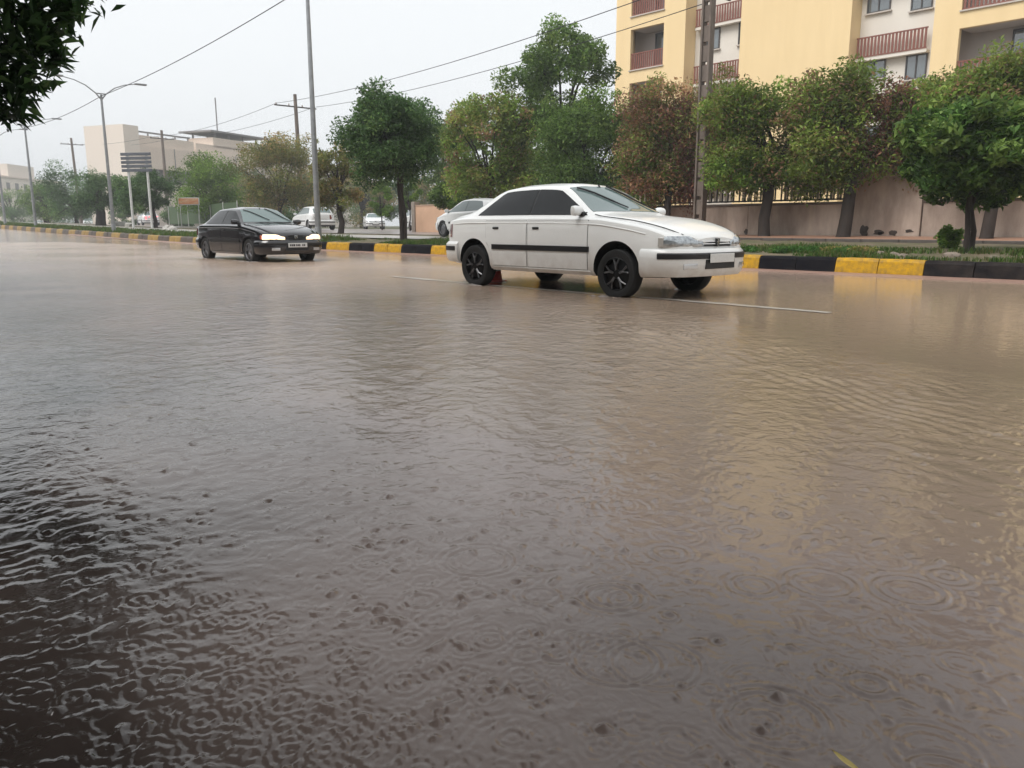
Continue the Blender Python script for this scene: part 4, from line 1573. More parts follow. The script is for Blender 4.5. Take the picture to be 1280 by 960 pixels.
def build_wall():
    conc = mat('wall_render', (.52, .42, .35), .7, col2=(.25, .19, .155), scale=1.3, bump=.35, bscale=18, stretch=(1, 1, .35))
    capm = mat('wall_cap', (.15, .12, .10), .6, var=.4, scale=3, bump=.3)
    steel = mat('fence_steel', (.02, .018, .02), .5, var=.4, scale=10)
    cream = mat('fence_slat_pale', (.46, .43, .36), .6, col2=(.33, .27, .20), scale=4, stretch=(1, 1, .2))
    xl = float(at_y(600, 290, WALL_Y)[0])
    xa, xb = float(at_y(1062, 290, WALL_Y)[0]), float(at_y(1150, 290, WALL_Y)[0])
    xr = 6.0
    zb, zl = .40, 1.53
    w = empty('compound_wall', ((xl + xr) / 2, WALL_Y, .45))
    tag(w, 'stained grey brown compound wall behind the street trees', 'wall')
    wi = Matrix.Translation(-Vector(w.location))

    def part(mb, name, m, parent=w, smooth=None):
        o = mb.build(name, m, None, smooth)
        o.data.transform(wi)
        o.parent = parent
        return o
    low = MB()
    n = int((xa - xl) / 3.4)
    edges = np.linspace(xl, xa - .02, n + 1)
    for i in range(n):
        part(MB().box(((edges[i] + edges[i + 1]) / 2, WALL_Y + .125, (zb + zl) / 2), (edges[i + 1] - edges[i] - .015, .25, zl - zb)), 'wall_panel', conc)
    part(MB().box(((xl + xa) / 2, WALL_Y + .115, zl + .04), (xa - xl - .03, .34, .08), bev=.015), 'coping', capm)
    part(MB().box(((xa + xb) / 2, WALL_Y + .10, (zb + 2.75) / 2), (xb - xa, .34, 2.75 - zb)), 'wall_panel', conc)
    part(MB().box(((xa + xb) / 2, WALL_Y + .10, 2.79), (xb - xa + .1, .42, .08), bev=.015), 'coping', capm)
    part(MB().box(((xb + xr) / 2 + .01, WALL_Y + .125, (zb + zl) / 2), (xr - xb - .03, .25, zl - zb)), 'wall_panel', conc)
    part(MB().box(((xb + xr) / 2 + .01, WALL_Y + .115, zl + .04), (xr - xb - .04, .34, .08), bev=.015), 'coping', capm)
    # dark holes broken through the foot of the tall panel
    holes = MB()
    hm = mat('wall_damage', (.07, .052, .043), .95, var=.5, scale=14)
    for (px, py, wpx, hpx) in ((1080, 289, 9, 15), (1098, 290, 12, 7), (1116, 291, 8, 8), (1136, 289, 9, 4), (931, 290, 5, 9), (1100, 292, 6, 4)):
        p = at_y(px, py, WALL_Y - .075)
        k = .026
        yy = (WALL_Y - .075) if xa < p[0] < xb else (WALL_Y - .004)
        pts = []
        for a in range(13):
            an = 2 * math.pi * a / 13
            q = random.uniform(.6, 1.1)
            pts.append((p[0] + math.cos(an) * wpx * k * .6 * q, p[2] + math.sin(an) * hpx * k * .5 * q))
        nb = len(pts)
        holes.add([(x, yy - .006, z) for x, z in pts] + [(x, yy + .02, z) for x, z in pts],
                  [tuple(range(nb))] + [(k_, nb + k_, nb + (k_ + 1) % nb, (k_ + 1) % nb) for k_ in range(nb)])
    part(holes, 'broken_patches', hm)
    # steel fence on the low wall
    bar_me = MB().box((0, 0, 0), (.045, .03, 1.22)).build('tmp', steel).data
    slat_me = MB().box((0, 0, 0), (.085, .012, 1.14)).build('tmp', cream).data
    for o in [o for o in COL.objects if o.name.startswith('tmp')]:
        bpy.data.objects.remove(o)
    for (fa, fb, nm) in ((max(xl, -24.5), xa - .05, 'left'), (xb + .08, xr, 'right')):
        f = empty('steel_fence', ((fa + fb) / 2, WALL_Y + .12, zl + .08))
        tag(f, 'dark steel bar fence with pale slats on the low wall ' + ('left of the tall panel' if nm == 'left' else 'behind the low glossy tree'), 'fence')
        fl = Vector(f.location)
        for z in (zl + .16, zl + 1.2):
            r_ = MB().box(((fa + fb) / 2, WALL_Y + .12, z), (fb - fa, .045, .05)).build('rail', steel)
            r_.data.transform(Matrix.Translation(-fl))
            r_.parent = f
        x = fa
        i = 0
        while x < fb:
            o = link('fence_bar', bar_me, None, f)
            o.location = (x - fl.x, 0.0, .66)
            if i % 7 != 3:
                o = link('fence_slat', slat_me, None, f)
                o.location = (x + .115 - fl.x, .05, .62 + random.uniform(-.01, .03))
                o.scale = (random.uniform(.75, 1.15), 1, 1)
            x += .225
            i += 1
    # peach garden wall at the mouth of the side entrance
    pw = empty('garden_wall', on_ground(560, 26.0))
    tag(pw, 'peach painted garden wall behind the half hidden hatchback', 'wall')
    peach = mat('peach_render', (.62, .40, .27), .7, col2=(.52, .33, .22), scale=1.2, bump=.2, bscale=25)
    a, b = at_y(522, 290, 26.0), at_y(640, 290, 26.0)
    L = b[0] - a[0]
    MB().box(((a[0] + b[0]) / 2 - pw.location.x, 0, .65), (L, .22, 1.5)).build('wall_body', peach, pw)
    MB().box(((a[0] + b[0]) / 2 - pw.location.x, 0, 1.43), (L + .06, .28, .06), bev=.01).build('coping', mat('peach_cap', (.42, .29, .21), .6), pw)
    MB().box((a[0] - .16 - pw.location.x, 0, .75), (.32, .36, 1.75), bev=.02).build('pier', mat('pier_stone', (.30, .25, .21), .7, var=.3, scale=5), pw)


def build_poles():
    # street lamps beside the kerb, 28 m apart
    steel = mat('galvanised', (.34, .35, .36), .42, .55, var=.3, scale=6, bump=.1)
    head = mat('lamp_head', (.30, .31, .32), .4, .4)

    def lamp(label, loc, s=1.0):
        o = empty('street_lamp', loc)
        o.scale = (1, 1, s)
        tag(o, label, 'street lamp', 'double armed street lamps along the verge')
        MB().tube([(0, 0, -.1), (0, 0, 3), (0, 0, 6.5), (0, 0, 9.3)], [.115, .10, .082, .062], 12).build('post', steel, o, 60)
        MB().lathe([(.17, 0), (.17, .05), (.125, .09), (.125, .5), (.118, .52)], 'z', 12).build('base_collar', steel, o, 40)
        MB().tube([(0, -.28, 9.36), (0, .28, 9.36)], .04, 8).build('bracket', steel, o, 60)
        for sgn in (-1, 1):
            pts = [(0, 0, 8.95), (0, sgn * .28, 9.36), (0, sgn * .8, 9.82), (0, sgn * 1.4, 10.1), (0, sgn * 1.95, 10.22)]
            arm = MB().tube(pts, [.045, .04, .036, .032, .03], 8).build('arm', steel, o, 60)
            h = MB()
            h.box((0, sgn * 2.3, 10.25), (.26, .72, .12), bev=.05)
            h.build('lamp_head', head, arm, 60)
        return o
    lab = ['tall grey double armed street lamp rising behind the black saloon', 'double armed street lamp with overhead wire tied below its arms',
           'smaller looking street lamp further down the road past the wired one', 'most distant street lamp where the road bends']
    tops = []
    for i, (px, d) in enumerate(((398.5, 1.0), (143, 1.0), (46, 1.0), (8, 1.0))):
        # stands in the verge: find X along the kerb line that shows at this pixel column
        X = -10.0
        for X in np.arange(-10, -190, -.05):
            Y = float(kerb_y(X)) + .75
            c = np.array([X, Y, .3]) - _C
            if 640 + FPX * (c @ _rt) / (c @ _fw) < px:
                break
        loc = (X, Y, float(ground_z(X, Y)))
        s_ = (.98, .86, .82, .82)[i]
        lamp(lab[i], loc, s_)
        tops.append(Vector(loc) + Vector((0, 0, 9.2 * s_)))
    wire = mat('wire', (.03, .03, .033), .6)

    def span(a, b, sag, r=.014, label='', group='overhead wires'):
        a, b = Vector(a), Vector(b)
        pts = []
        for k in range(17):
            t = k / 16
            p = a.lerp(b, t)
            p.z -= sag * 4 * t * (1 - t)
            pts.append(p - a)
        o = MB().tube(pts, r, 5).build('overhead_wire', wire, None, 60, loc=a)
        tag(o, label, 'wire', group)
    span(tops[0], tops[1], .25, .018, 'thick overhead wire slung between the two nearest street lamps', 'overhead wires')
    span(tops[1], tops[2], .25, .018, 'overhead wire from the wired street lamp on to the next', 'overhead wires')

    # utility poles behind the verge
    wood = mat('pole_concrete', (.19, .15, .125), .8, var=.45, scale=5, bump=.5, bscale=30, stretch=(1, 1, .3))
    iron = mat('pole_iron', (.07, .06, .055), .6)
    insm = mat('insulator', (.25, .18, .14), .3)

    def upole(px, Y, ytop, label, arm_len=2.2, r=.17, tilt=0.0, lattice=False):
        b = on_ground(px, Y)
        ztop = float(at_y(px, ytop, Y)[2])
        o = empty('utility_pole', b)
        tag(o, label, 'utility pole', 'utility poles along the service road')
        hgt = ztop - b[2]
        if lattice:
            po = MB()
            # H section concrete pole with ladder holes: two flanges and webs
            for s in (-1, 1):
                po.box((s * .15, 0, hgt / 2), (.075, .26, hgt), bev=.012)
            z = .4
            while z < hgt:
                po.box((0, 0, z), (.24, .12, .50))
                z += .62
            po.build('post', wood, o)
        else:
            MB().tube([(0, 0, -.1), (tilt * .4, 0, hgt * .4), (tilt, 0, hgt)], [r, r * .85, r * .62], 10).build('post', wood, o, 60)
        for zz, al in ((hgt - .9, arm_len),):
            a = MB().box((tilt * .9, 0, zz), (.09, al, .09), bev=.01).build('crossarm', iron, o)
            a.rotation_euler = (0, 0, 0)
            for q in (-.46, -.16, .16, .46):
                MB().lathe([(.001, 0), (.05, 0), (.055, .05), (.03, .08), (.045, .11), (.001, .16)], 'z', 8, (tilt * .9, q * al, zz + .045)).build('insulator', insm, a, 50)
        return o, Vector(b) + Vector((tilt * .9, 0, hgt - .78)), arm_len
    P = []
    P.append(upole(873, 23.6, -42, 'brown concrete ladder pole rising before the yellow flats', 2.4, lattice=True))
    P.append(upole(380, 30.0, 115, 'wooden utility pole with wide crossarm behind the tall grey street lamp', 3.4, .2, tilt=-.3))
    P.append(upole(213, 33.0, 160, 'dark utility pole in front of the beige building', 2.6, .22))
    P.append(upole(104, 33.0, 168, 'utility pole with single crossarm above the dark verge trees', 3.0, .24, tilt=-.9))
    P.append(upole(16, 45.0, 206, 'faint utility pole by the farthest building', 2.2, .22))
    lbl = ['overhead wire from the ladder pole down to the wooden pole', 'overhead wire running on past the beige building', 'overhead wire between the far utility poles']
    for i in range(3):
        for q in (-.46, .46):
            a, b = P[i], P[i + 1]
            span(a[1] + Vector((0, q * a[2], 0)), b[1] + Vector((0, q * b[2], 0)), .5, .016, ('outer ' if q > 0 else 'roadside ') + lbl[i])

    # back of a large road sign on two white posts
    posts = mat('white_post', (.62, .62, .60), .5, var=.2, scale=5)
    grey = mat('sign_back', (.12, .13, .15), .5, .3, var=.3, scale=4)
    X = -52.0
    b = np.array([X, float(kerb_y(X)) + 1.6, 0])
    b = on_ground(180, 19.0)
    o = empty('road_sign', b)
    tag(o, 'back of a slatted grey road sign on two white posts', 'road sign')
    o.rotation_euler = (0, 0, R(38))
    for s in (-.72, .72):
        MB().tube([(s, 0, -.1), (s, 0, 5.1)], .085, 10).build('post', posts, o, 60)
    for k in range(5):
        MB().box((0, -.11, 3.95 + k * .27), (2.3, .05, .20), bev=.012).build('sign_slat', grey, o)
    # small orange hoarding
    b = on_ground(240, 24.0)
    o = empty('hoarding', b)
    tag(o, 'small orange hoarding on thin posts beside the mesh fence', 'sign')
    o.rotation_euler = (0, 0, R(42))
    for s in (-.75, .75):
        MB().tube([(s, 0, -.1), (s, 0, 2.25)], .035, 8).build('post', posts, o, 60)
    MB().box((0, -.06, 1.98), (1.75, .06, .56), bev=.01).build('frame', posts, o)
    MB().box((0, -.095, 1.98), (1.6, .02, .44)).build('panel', mat('orange_panel', (.55, .16, .05), .5, col2=(.62, .42, .25), scale=3.2, stretch=(1, 1, 2.4)), o)
    # green mesh fence
    b0, b1 = on_ground(214, 27.0), on_ground(300, 24.5)
    o = empty('mesh_fence', b0)
    tag(o, 'green mesh fence beyond the verge behind the orange hoarding', 'fence')
    d = Vector(b1) - Vector(b0)
    o.rotation_euler = (0, 0, math.atan2(d.y, d.x))
    L = d.length
    gm = mat('green_mesh', (.07, .115, .05), .7, col2=(.045, .075, .035), scale=14)
    MB().box((L / 2, 0, .95), (L, .02, 1.5)).build('mesh_panel', gm, o)
    for k in range(7):
        MB().tube([(L * k / 6, -.04, -.05), (L * k / 6, -.04, 1.8)], .03, 8).build('post', posts, o, 60)
    # low white stones and a traffic cone
    st = mat('white_stone', (.50, .48, .44), .7, var=.3, scale=6, bump=.5)
    for i, (px, Yv, s) in enumerate(((148, 21.5, .55), (155, 21.5, .5), (163, 21.2, .42), (211, 18.5, .4), (217, 18.5, .35))):
        p = on_ground(px, Yv)
        bm = bmesh.new()
        bmesh.ops.create_icosphere(bm, subdivisions=2, radius=s)
        for v in bm.verts:
            n_ = 1 + .22 * math.sin(v.co.x * 9 / s + i) * math.cos(v.co.y * 7 / s + i * 2)
            v.co = Vector((v.co.x * n_, v.co.y * n_ * .8, max(-.1, v.co.z * .7 * n_)))
        me = bpy.data.meshes.new('boulder')
        bm.to_mesh(me)
        bm.free()
        o = link('boulder', me, st, loc=(p[0], p[1], p[2] + .05))
        tag(o, 'pale boulder on the grass verge near the white sign posts', 'boulder', 'pale boulders on the verge')
    cone_p = at_z(618, 351, 0)
    o = empty('traffic_cone', (cone_p[0], cone_p[1], 0))
    tag(o, 'red and white traffic cone standing in the water seen under the white saloon', 'traffic cone')
    red = mat('cone_red', (.72, .10, .075), .4, coat=.3)
    MB().box((0, 0, -.005), (.30, .30, .03), bev=.012).build('base', red, o)
    MB().lathe([(.135, .015), (.108, .16)], 'z', 18).build('cone_body', red, o, 60)
    MB().lathe([(.108, .161), (.085, .29)], 'z', 18).build('white_band', mat('cone_white', (.75, .75, .75), .4), o, 60)
    MB().lathe([(.085, .291), (.03, .52), (.001, .525)], 'z', 18).build('cone_tip', red, o, 60)


# ------------------------------------------------------------------ buildings
def build_flats():
    FY = 39.0
    yel = mat('yellow_render', (.80, .61, .345), .75, col2=(.75, .565, .31), scale=1.2, bump=.15, bscale=30, stretch=(1.3, 1.3, .2))
    wht = mat('white_render', (.72, .67, .60), .75, col2=(.66, .61, .54), scale=.6, bump=.15, bscale=30)
    inn = mat('loggia_render', (.55, .50, .47), .8, var=.1, scale=1)
    rail_m = mat('rail_brown', (.24, .085, .06), .55, var=.25, scale=6)
    frame_m = mat('window_frame', (.06, .055, .055), .4)
    glass = mat('window_glass', (.10, .12, .13), .04, ior=2.2)
    sill_m = mat('sill', (.5, .45, .40), .7)
    hgt = 19.4
    FH, Z0 = 3.0, 3.10                                   # storey height, floor level of the first storey
    x = {k: float(at_y(k, 50, FY)[0]) for k in (770, 856, 925, 1062, 1165)}
    REC = 1.0
    o = empty('apartment_block', (x[925], FY, .5))
    tag(o, 'yellow and white apartment block with brown balcony railings', 'building')
    inv = Matrix.Translation(-Vector(o.location))

    def part(mb, name, m, parent=o, smooth=None):
        b = mb.build(name, m, None, smooth)
        b.data.transform(inv)
        b.parent = parent
        return b

    def window(cx, cz, w, h, Y, parent=o, mull=True):
        f = MB()
        t = .055
        f.box((cx, Y - .03, cz + h / 2 - t / 2), (w, .09, t)).box((cx, Y - .03, cz - h / 2 + t / 2), (w, .09, t))
        f.box((cx - w / 2 + t / 2, Y - .03, cz), (t, .09, h - 2 * t)).box((cx + w / 2 - t / 2, Y - .03, cz), (t, .09, h - 2 * t))
        if mull:
            f.box((cx, Y - .03, cz), (t, .08, h - 2 * t))
        fo = part(f, 'window', frame_m, parent)
        part(MB().box((cx, Y - .012, cz), (w - 2 * t + .002, .02, h - 2 * t + .002)), 'pane', glass, fo)

    def railing(xa, xb, z, Y, h=.95, pitch=.16):
        r = MB()
        r.box(((xa + xb) / 2, Y, z + h - .03), (xb - xa, .06, .06))
        r.box(((xa + xb) / 2, Y, z + .06), (xb - xa, .05, .05))
        n = max(2, int((xb - xa) / pitch))
        for k in range(n):
            r.box((xa + (xb - xa) * (k + .5) / n, Y, z + h / 2 + .015), (pitch * .58, .035, h - .15))
        part(r, 'railing', rail_m)

    def yellow_block(xa, xb, loggias, floors=range(0, 5)):
        """projecting yellow bay: walls pieced round the loggia openings"""
        Yf, Yb = FY, FY + 12
        ops = [(lx0, lx1, Z0 + FH * k + .85, Z0 + FH * k + 3.12) for k in floors for (lx0, lx1) in loggias]
        w = MB()
        if not loggias:
            w.box(((xa + xb) / 2, (Yf + Yb) / 2, hgt / 2), (xb - xa, Yb - Yf, hgt))
            part(w, 'wall', yel)
            return
        T = .25
        lx0, lx1 = loggias[0]
        lx0c, lx1c = max(lx0, xa + .01), min(lx1, xb - .01)
        if lx0c - xa > .02:
            w.box(((xa + lx0c) / 2, Yf + T / 2, hgt / 2), (lx0c - xa, T, hgt))
        if xb - lx1c > .02:
            w.box(((xb + lx1c) / 2, Yf + T / 2, hgt / 2), (xb - lx1c, T, hgt))
        zs = [0.0]
        for k in floors:
            zs += [Z0 + FH * k + .85, Z0 + FH * k + 3.12]
        zs.append(hgt)
        for i in range(0, len(zs), 2):
            w.box(((lx0c + lx1c) / 2, Yf + T / 2, (zs[i] + zs[i + 1]) / 2), (lx1c - lx0c, T, zs[i + 1] - zs[i]))
        w.box((xa + T / 2, (Yf + T + Yb) / 2, hgt / 2), (T, Yb - Yf - T, hgt))
        w.box((xb - T / 2, (Yf + T + Yb) / 2, hgt / 2), (T, Yb - Yf - T, hgt))
        part(w, 'wall', yel)
        back = Yf + 1.5
        n_ = MB()
        n_.box(((xa + xb) / 2, back + .1, hgt / 2), (xb - xa - 2 * T - .01, .2, hgt))
        for k in floors:
            n_.box(((xa + xb) / 2, (Yf + T + back) / 2, Z0 + FH * k + .76), (xb - xa - 2 * T - .01, back - Yf - T - .01, .16))
            n_.box(((lx0c + lx1c) / 2, (Yf + T + back) / 2, Z0 + FH * k + 3.17), (lx1c - lx0c, back - Yf - T - .01, .09))
        part(n_, 'loggia_wall', inn)
        for k in floors:
            z = Z0 + FH * k + .85
            railing(lx0c + .01, lx1c - .01, z, Yf + .10)
            wx = (lx1c - lx0c)
            window(lx0c + wx * .62, z + 1.12, min(wx * .66, 2.4), 2.1, back - .002)
            part(MB().box(((lx0c + lx1c) / 2, Yf - .03, z - .03), (lx1c - lx0c + .1, .10, .06)), 'sill', sill_m)

    def white_bay(xa, xb, wins, rails, floors=range(0, 5)):
        Yf = FY + REC
        part(MB().box(((xa + xb) / 2, Yf + 5, hgt / 2 - .05), (xb - xa - .01, 10, hgt - .1)), 'wall', wht)
        for k in floors:
            zf = Z0 + FH * k - .32
            for (c, w, zc, h) in wins:
                window(xa + (xb - xa) * c, zf + zc, w, h, Yf - .003, mull=w > .7)
                part(MB().box((xa + (xb - xa) * c, Yf - .07, zf + zc - h / 2 - .035), (w + .16, .14, .06)), 'sill', sill_m)
            for (a, b) in rails:
                xa_, xb_ = xa + (xb - xa) * a, xa + (xb - xa) * b
                part(MB().box(((xa_ + xb_) / 2, FY + REC - .19, zf - .12), (xb_ - xa_, .36, .12)), 'balcony_slab', wht)
                railing(xa_ + .01, xb_ - .01, zf - .05, FY + REC - .36)

    xL = x[770]
    yellow_block(xL, x[856], [(float(at_y(788, 60, FY)[0]), float(at_y(829, 60, FY)[0]))])
    yellow_block(x[925], x[1062], [])
    xR = x[1165] + 11.0
    yellow_block(x[1165], xR, [(float(at_y(1197, 60, FY)[0]), float(at_y(1197, 60, FY)[0]) + 4.6)])
    white_bay(x[856], x[925], [(.34, .85, 2.28, 1.15), (.88, .6, 2.28, 1.15)], [(.06, .99)])
    white_bay(x[1062], x[1165], [(.22, 1.1, 2.42, .85), (.74, .95, 2.30, 1.1)], [(.01, .88)])
    part(MB().box(((xL + xR) / 2, FY + 6, hgt + .12), (xR - xL + .3, 12.6, .24)), 'roof', sill_m)


def build_far_buildings():
    beige = mat('beige_stone', (.68, .58, .49), .8, col2=(.63, .53, .45), scale=.2)
    darkb = mat('dark_strip', (.13, .115, .11), .5)
    pale = mat('pale_stone', (.72, .64, .56), .8)
    frame = mat('roof_steel', (.22, .21, .21), .6)
    a, b = at_d(163, 280, 114.0), at_d(460, 280, 158.0)
    d = Vector((b[0] - a[0], b[1] - a[1], 0))
    L = d.length
    o = empty('office_building', (a[0], a[1], .4))
    o.rotation_euler = (0, 0, math.atan2(d.y, d.x))
    tag(o, 'long beige office building with dark window band and roof canopy', 'building')
    H = 12.1
    MB().box((L / 2 + 1.2, 3, (H - 6.2) / 2), (L - 2.4, 5.5, H - 6.2)).build('lower_wall', pale, o)
    MB().box((L / 2 + 1.2, 3, H - 5.3), (L - 2.4, 5.3, 1.8)).build('window_band', darkb, o)
    for k in range(22):
        xx = 3 + (L - 5) * k / 21
        MB().box((xx, .27, H - 5.3), (.35, .25, 1.8)).build('mullion', frame, o)
    MB().box((L / 2 + 1.2, 3, H - 3.0), (L - 2.4, 6, 2.8)).build('upper_wall', beige, o)
    for k in range(1, 9):
        MB().box((2.4 + (L - 2.4) * k / 9, -.04, H - 3.0), (.10, .06, 2.8)).build('panel_joint', frame, o)
    MB().box((1.2, 3.1, H / 2 + .35), (2.4, 6.6, H + .7)).build('corner_tower', pale, o)
    MB().box((7.6, 3, H - .95), (10, 5, 1.4)).build('parapet_block', beige, o)
    MB().box((7.6, 1.2, H + .25), (10, .2, .2)).build('roof_rail', frame, o)
    for k in range(5):
        MB().box((2.9 + k * 2.35, 1.2, H), (.15, .15, .6)).build('rail_post', frame, o)
    for (x0, w, z, hh) in ((13.5, 17, H - 1.2, 1.2), (17, 9, H - .2, 1.4)):
        MB().box((x0 + w / 2, 3.2, z + .3), (w, 4.5, hh)).build('roof_room', beige, o)
    MB().box((22.5, 3.5, H + 1.65), (12.5, 6, .22)).build('roof_canopy', frame, o)
    for k in range(4):
        for yy in (1.5, 5.5):
            MB().tube([(18 + k * 3.0, yy, H - 1.7), (18 + k * 3.0, yy, H + 1.55)], .14, 6).build('canopy_post', frame, o)
    MB().tube([(21.5, 4, H + 2), (21.5, 4, H + 7)], .10, 6).build('mast', frame, o)
    # farther block
    a = at_d(8, 280, 235.0)
    b = at_d(82, 280, 262.0)
    d = Vector((b[0] - a[0], b[1] - a[1], 0))
    L = d.length
    o = empty('far_building', (a[0], a[1], .4))
    o.rotation_euler = (0, 0, math.atan2(d.y, d.x))
    tag(o, 'pale far building fading in the rain haze beyond the trees', 'building')
    MB().box((L / 2, 4, 6.0), (L, 8, 12.0)).build('wall', pale, o)
    MB().box((L * .42, 4, 13.9), (L * .42, 5, 3.4)).build('roof_storey', pale, o)
    MB().box((L * .5, 4, 12.22), (L + .6, 8.6, .4)).build('cornice', beige, o)
    for k in range(7):
        for z in (4.0, 7.0, 10.0):
            MB().box((L * (k + .7) / 7.5, -.03, z), (1.5, .1, 1.7)).build('window', darkb, o)


# ------------------------------------------------------------------ grass, weeds, splashes
def build_ground_cover():
    rng = np.random.default_rng(3)
    pal = np.array([(.07, .13, .025), (.10, .17, .03), (.05, .10, .02), (.14, .14, .05)])

    def tufts(name, X, Y, h, wdt, per, seed):
        r = np.random.default_rng(seed)
        n = len(X) * per
        x = np.repeat(X, per) + r.normal(0, .05, n)
        y = np.repeat(Y, per) + r.normal(0, .05, n)
        z = ground_z(x, y) - .01
        hh = np.repeat(h, per) * r.uniform(.5, 1.2, n)
        a = r.uniform(0, 6.28, n)
        ln = r.uniform(.15, .8, n) * hh
        tip = np.stack([x + np.cos(a) * ln, y + np.sin(a) * ln, z + hh], -1)
        sx, sy = -np.sin(a) * wdt, np.cos(a) * wdt
        p0 = np.stack([x - sx, y - sy, z], -1)
        p1 = np.stack([x + sx, y + sy, z], -1)
        mid = np.stack([x + np.cos(a) * ln * .35, y + np.sin(a) * ln * .35, z + hh * .62], -1)
        m0, m1 = mid - np.stack([sx, sy, 0 * sx], -1), mid + np.stack([sx, sy, 0 * sx], -1)
        V = np.stack([p0, p1, m1, m0, tip], 1).reshape(-1, 3)
        b = np.arange(n) * 5
        F = np.concatenate([np.stack([b, b + 1, b + 2], -1), np.stack([b, b + 2, b + 3], -1), np.stack([b + 3, b + 2, b + 4], -1)])
        me = mesh_np(name, V, F)
        at = me.attributes.new('tint', 'FLOAT_COLOR', 'POINT')
        c = np.ones((n, 5, 4), np.float32)
        c[:, :, :3] = (pal[np.repeat(r.integers(0, 4, len(X)), per)] * r.uniform(.7, 1.3, (n, 1)))[:, None, :]
        at.data.foreach_set('color', c.ravel())
        return link(name, me, leaf_mat('leaf'))
    X = rng.uniform(-30, 1, 5200)
    D = .25 + 3.0 * rng.random(5200) ** 1.4
    dens = vnoise(X * .55, D * .8, 61)
    keep = dens > .44
    X, D, dens = X[keep], D[keep], dens[keep]
    keep = ~((X < -20) & (D > 2.4))
    X, D, dens = X[keep], D[keep], dens[keep]
    o = tufts('verge_grass', X, kerb_y(X) + D, .06 + .22 * (dens - .4), .007, 9, 1)
    tag(o, 'short green grass and weeds on the verge behind the kerb', 'grass', kind='stuff')
    X = rng.uniform(-110, -28, 3000)
    D = .3 + 2.2 * rng.random(3000)
    o = tufts('verge_grass', X, kerb_y(X) + D, np.full(3000, .18), .016, 6, 2)
    tag(o, 'grass on the distant verge beyond the black saloon', 'grass', kind='stuff')
    # broad leafed weeds by the white car's nose
    for i, (px, s, lab) in enumerate(((962, .45, 'bright green leafy weed patch on the verge in front of the white saloon'),
                                      (1020, .35, 'low green weed patch on the verge above the yellow kerb blocks'),
                                      (1065, .22, 'small dry weed clump between verge stones'))):
        p = on_ground(px, 15.6 + .25 * i)
        cs = [np.array([p[0] + rng.uniform(-1.0, 1.0) * s * 2, p[1] + rng.uniform(-.3, .5), p[2] + .06]) for _ in range(20)]
        me = leaves_mesh('weed_patch', np.array(cs), np.full(20, .17), np.full(20, 70), .07, [(3, (.06, .15, .03)), (2, (.09, .19, .04))] if i < 2 else OLIVE, rng, squash=.45)
        me.transform(Matrix.Translation(-Vector(p)))
        o = link('weed_patch', me, leaf_mat('leaf'), loc=tuple(p))
        tag(o, lab, 'weeds', 'weed patches on the verge')
    st = mat('verge_stone', (.26, .21, .17), .8, var=.35, scale=8, bump=.6)
    for i, (px, dd, s) in enumerate(((1118, 1.3, .10), (1131, 1.0, .08), (1192, 1.3, .12), (1245, 1.2, .09), (1102, 1.5, .08))):
        p = on_ground(px, 14.5 + dd)
        bm = bmesh.new()
        bmesh.ops.create_icosphere(bm, subdivisions=2, radius=s)
        for v in bm.verts:
            n_ = 1 + .25 * math.sin(v.co.x * 11 / s + i * 3) * math.cos(v.co.y * 9 / s + i)
            v.co = Vector((v.co.x * n_ * 1.25, v.co.y * n_, max(-.08, v.co.z * .6 * n_)))
        me = bpy.data.meshes.new('stone')
        bm.to_mesh(me)
        bm.free()
        o = link('stone', me, st, loc=(p[0], p[1], p[2] + .01))
        tag(o, 'rough brownish stone lying on the verge right of the yellow kerb blocks', 'stone', 'stones on the verge')


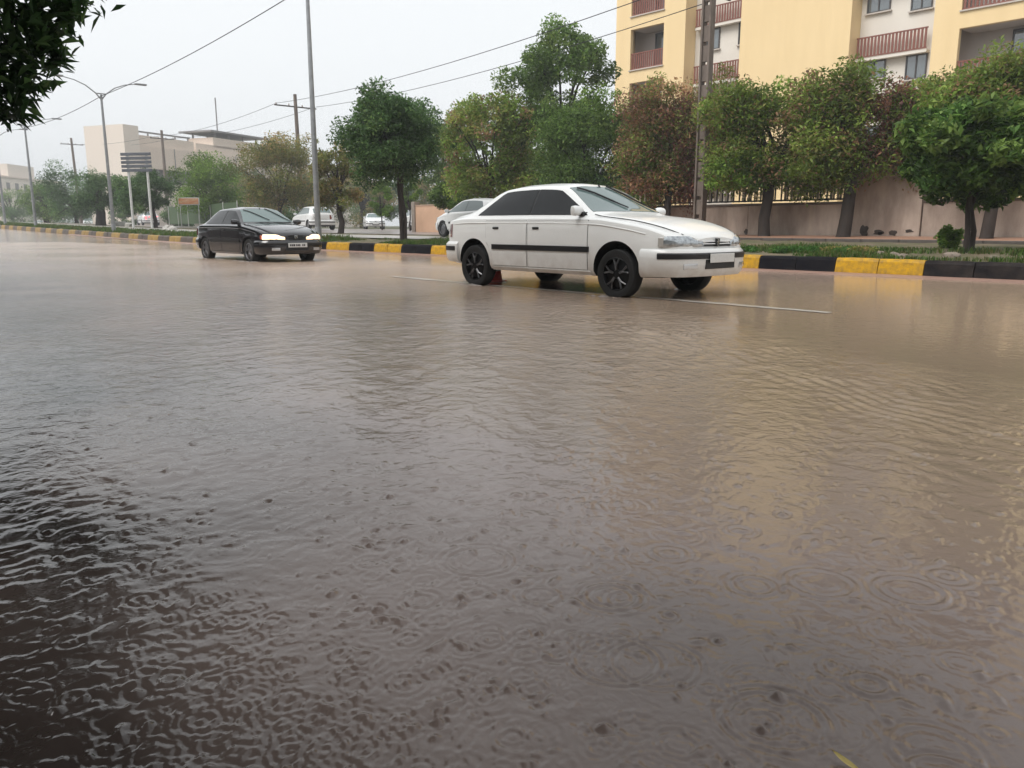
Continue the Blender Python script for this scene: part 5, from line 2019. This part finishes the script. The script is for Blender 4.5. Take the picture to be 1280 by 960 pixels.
def build_splashes():
    """churned pale water heaped round the tyres of the black saloon"""
    foam = mat('foam', (.40, .36, .335), .22, col2=(.26, .22, .20), scale=14, bump=.8, bscale=40)
    V, F = [], []
    for ax, s, L, W in ((1.27, -1, .75, .28), (-1.40, -1, .95, .26), (1.27, 1, .7, .26), (.0, -1, 1.6, .16), (-2.2, 0, .7, .6), (13.98, -1, .42, .15), (11.2, -1, .42, .15), (13.98, .85, .4, .15)):
        cx, cy = -20.6 + ax * 1.03 - .12, 9.42 + s * .84
        if ax > 5:
            cx, cy = -7.94 + (1.27 if ax > 12 else -1.40) * 1.04 - .12, 8.53 + s * .86
        n = 28
        g = np.linspace(-1, 1, n)
        A, B = np.meshgrid(g, g, indexing='ij')
        X, Y = cx + A * L, cy + B * W
        h = np.clip(1 - A * A - B * B, 0, 1)
        nz = vnoise(X * 9, Y * 9, 3) * .6 + vnoise(X * 22, Y * 22, 4) * .4
        Z = -.03 + np.clip(h * 1.4, 0, 1) * (.012 + .075 * np.clip(nz - .30, 0, 1))
        o = len(V)
        V += [tuple(p) for p in np.stack([X, Y, Z], -1).reshape(-1, 3)]
        F += [(o + i * n + j, o + (i + 1) * n + j, o + (i + 1) * n + j + 1, o + i * n + j + 1) for i in range(n - 1) for j in range(n - 1)]
    o = link('wheel_wash', mesh_np('wheel_wash', V, F, True), foam)
    tag(o, 'churned pale water at the wheels of the two moving saloons', 'splash', kind='stuff')


def build_haze():
    h = MB().box((-150, 140, 14.6), (700, 480, 31.2)).build('haze', None)
    m = bpy.data.materials.new('rain_haze')
    m.use_nodes = True
    n, l = m.node_tree.nodes, m.node_tree.links
    n.clear()
    out = n.new('ShaderNodeOutputMaterial')
    v = n.new('ShaderNodeVolumePrincipled')
    v.inputs['Color'].default_value = (.93, .95, .97, 1)
    v.inputs['Density'].default_value = .0015
    v.inputs['Anisotropy'].default_value = .2
    l.new(v.outputs['Volume'], out.inputs['Volume'])
    h.data.materials.append(m)
    tag(h, 'pale rain haze filling the air', 'haze', kind='stuff')


build_setting()
build_kerb()
build_water()
build_flats()
build_far_buildings()
build_wall()
build_poles()
build_trees()
build_near_tree()
build_cars()
build_ground_cover()
build_splashes()
def build_floating_leaf():
    p = at_z(1058, 954, 0.006)
    v, f = [], []
    n = 9
    for k in range(n):
        t = k / (n - 1)
        w = .0065 * math.sin(math.pi * min(1, t * 1.02)) ** .7
        z = .004 + .006 * t * t
        v += [(t * .055 - .027, -w, z + .002), (t * .055 - .027, 0, z), (t * .055 - .027, w, z + .002)]
    for k in range(n - 1):
        for j in range(2):
            a = 3 * k + j
            f.append((a, a + 1, a + 4, a + 3))
    o = link('fallen_leaf', mesh_np('fallen_leaf', v, f, True), mat('yellow_leaf', (.55, .42, .12), .5, var=.3, scale=60), loc=(p[0], p[1], .002))
    o.rotation_euler = (0, 0, R(170))
    tag(o, 'small yellow leaf floating on the muddy water', 'leaf')


build_floating_leaf()
build_haze()
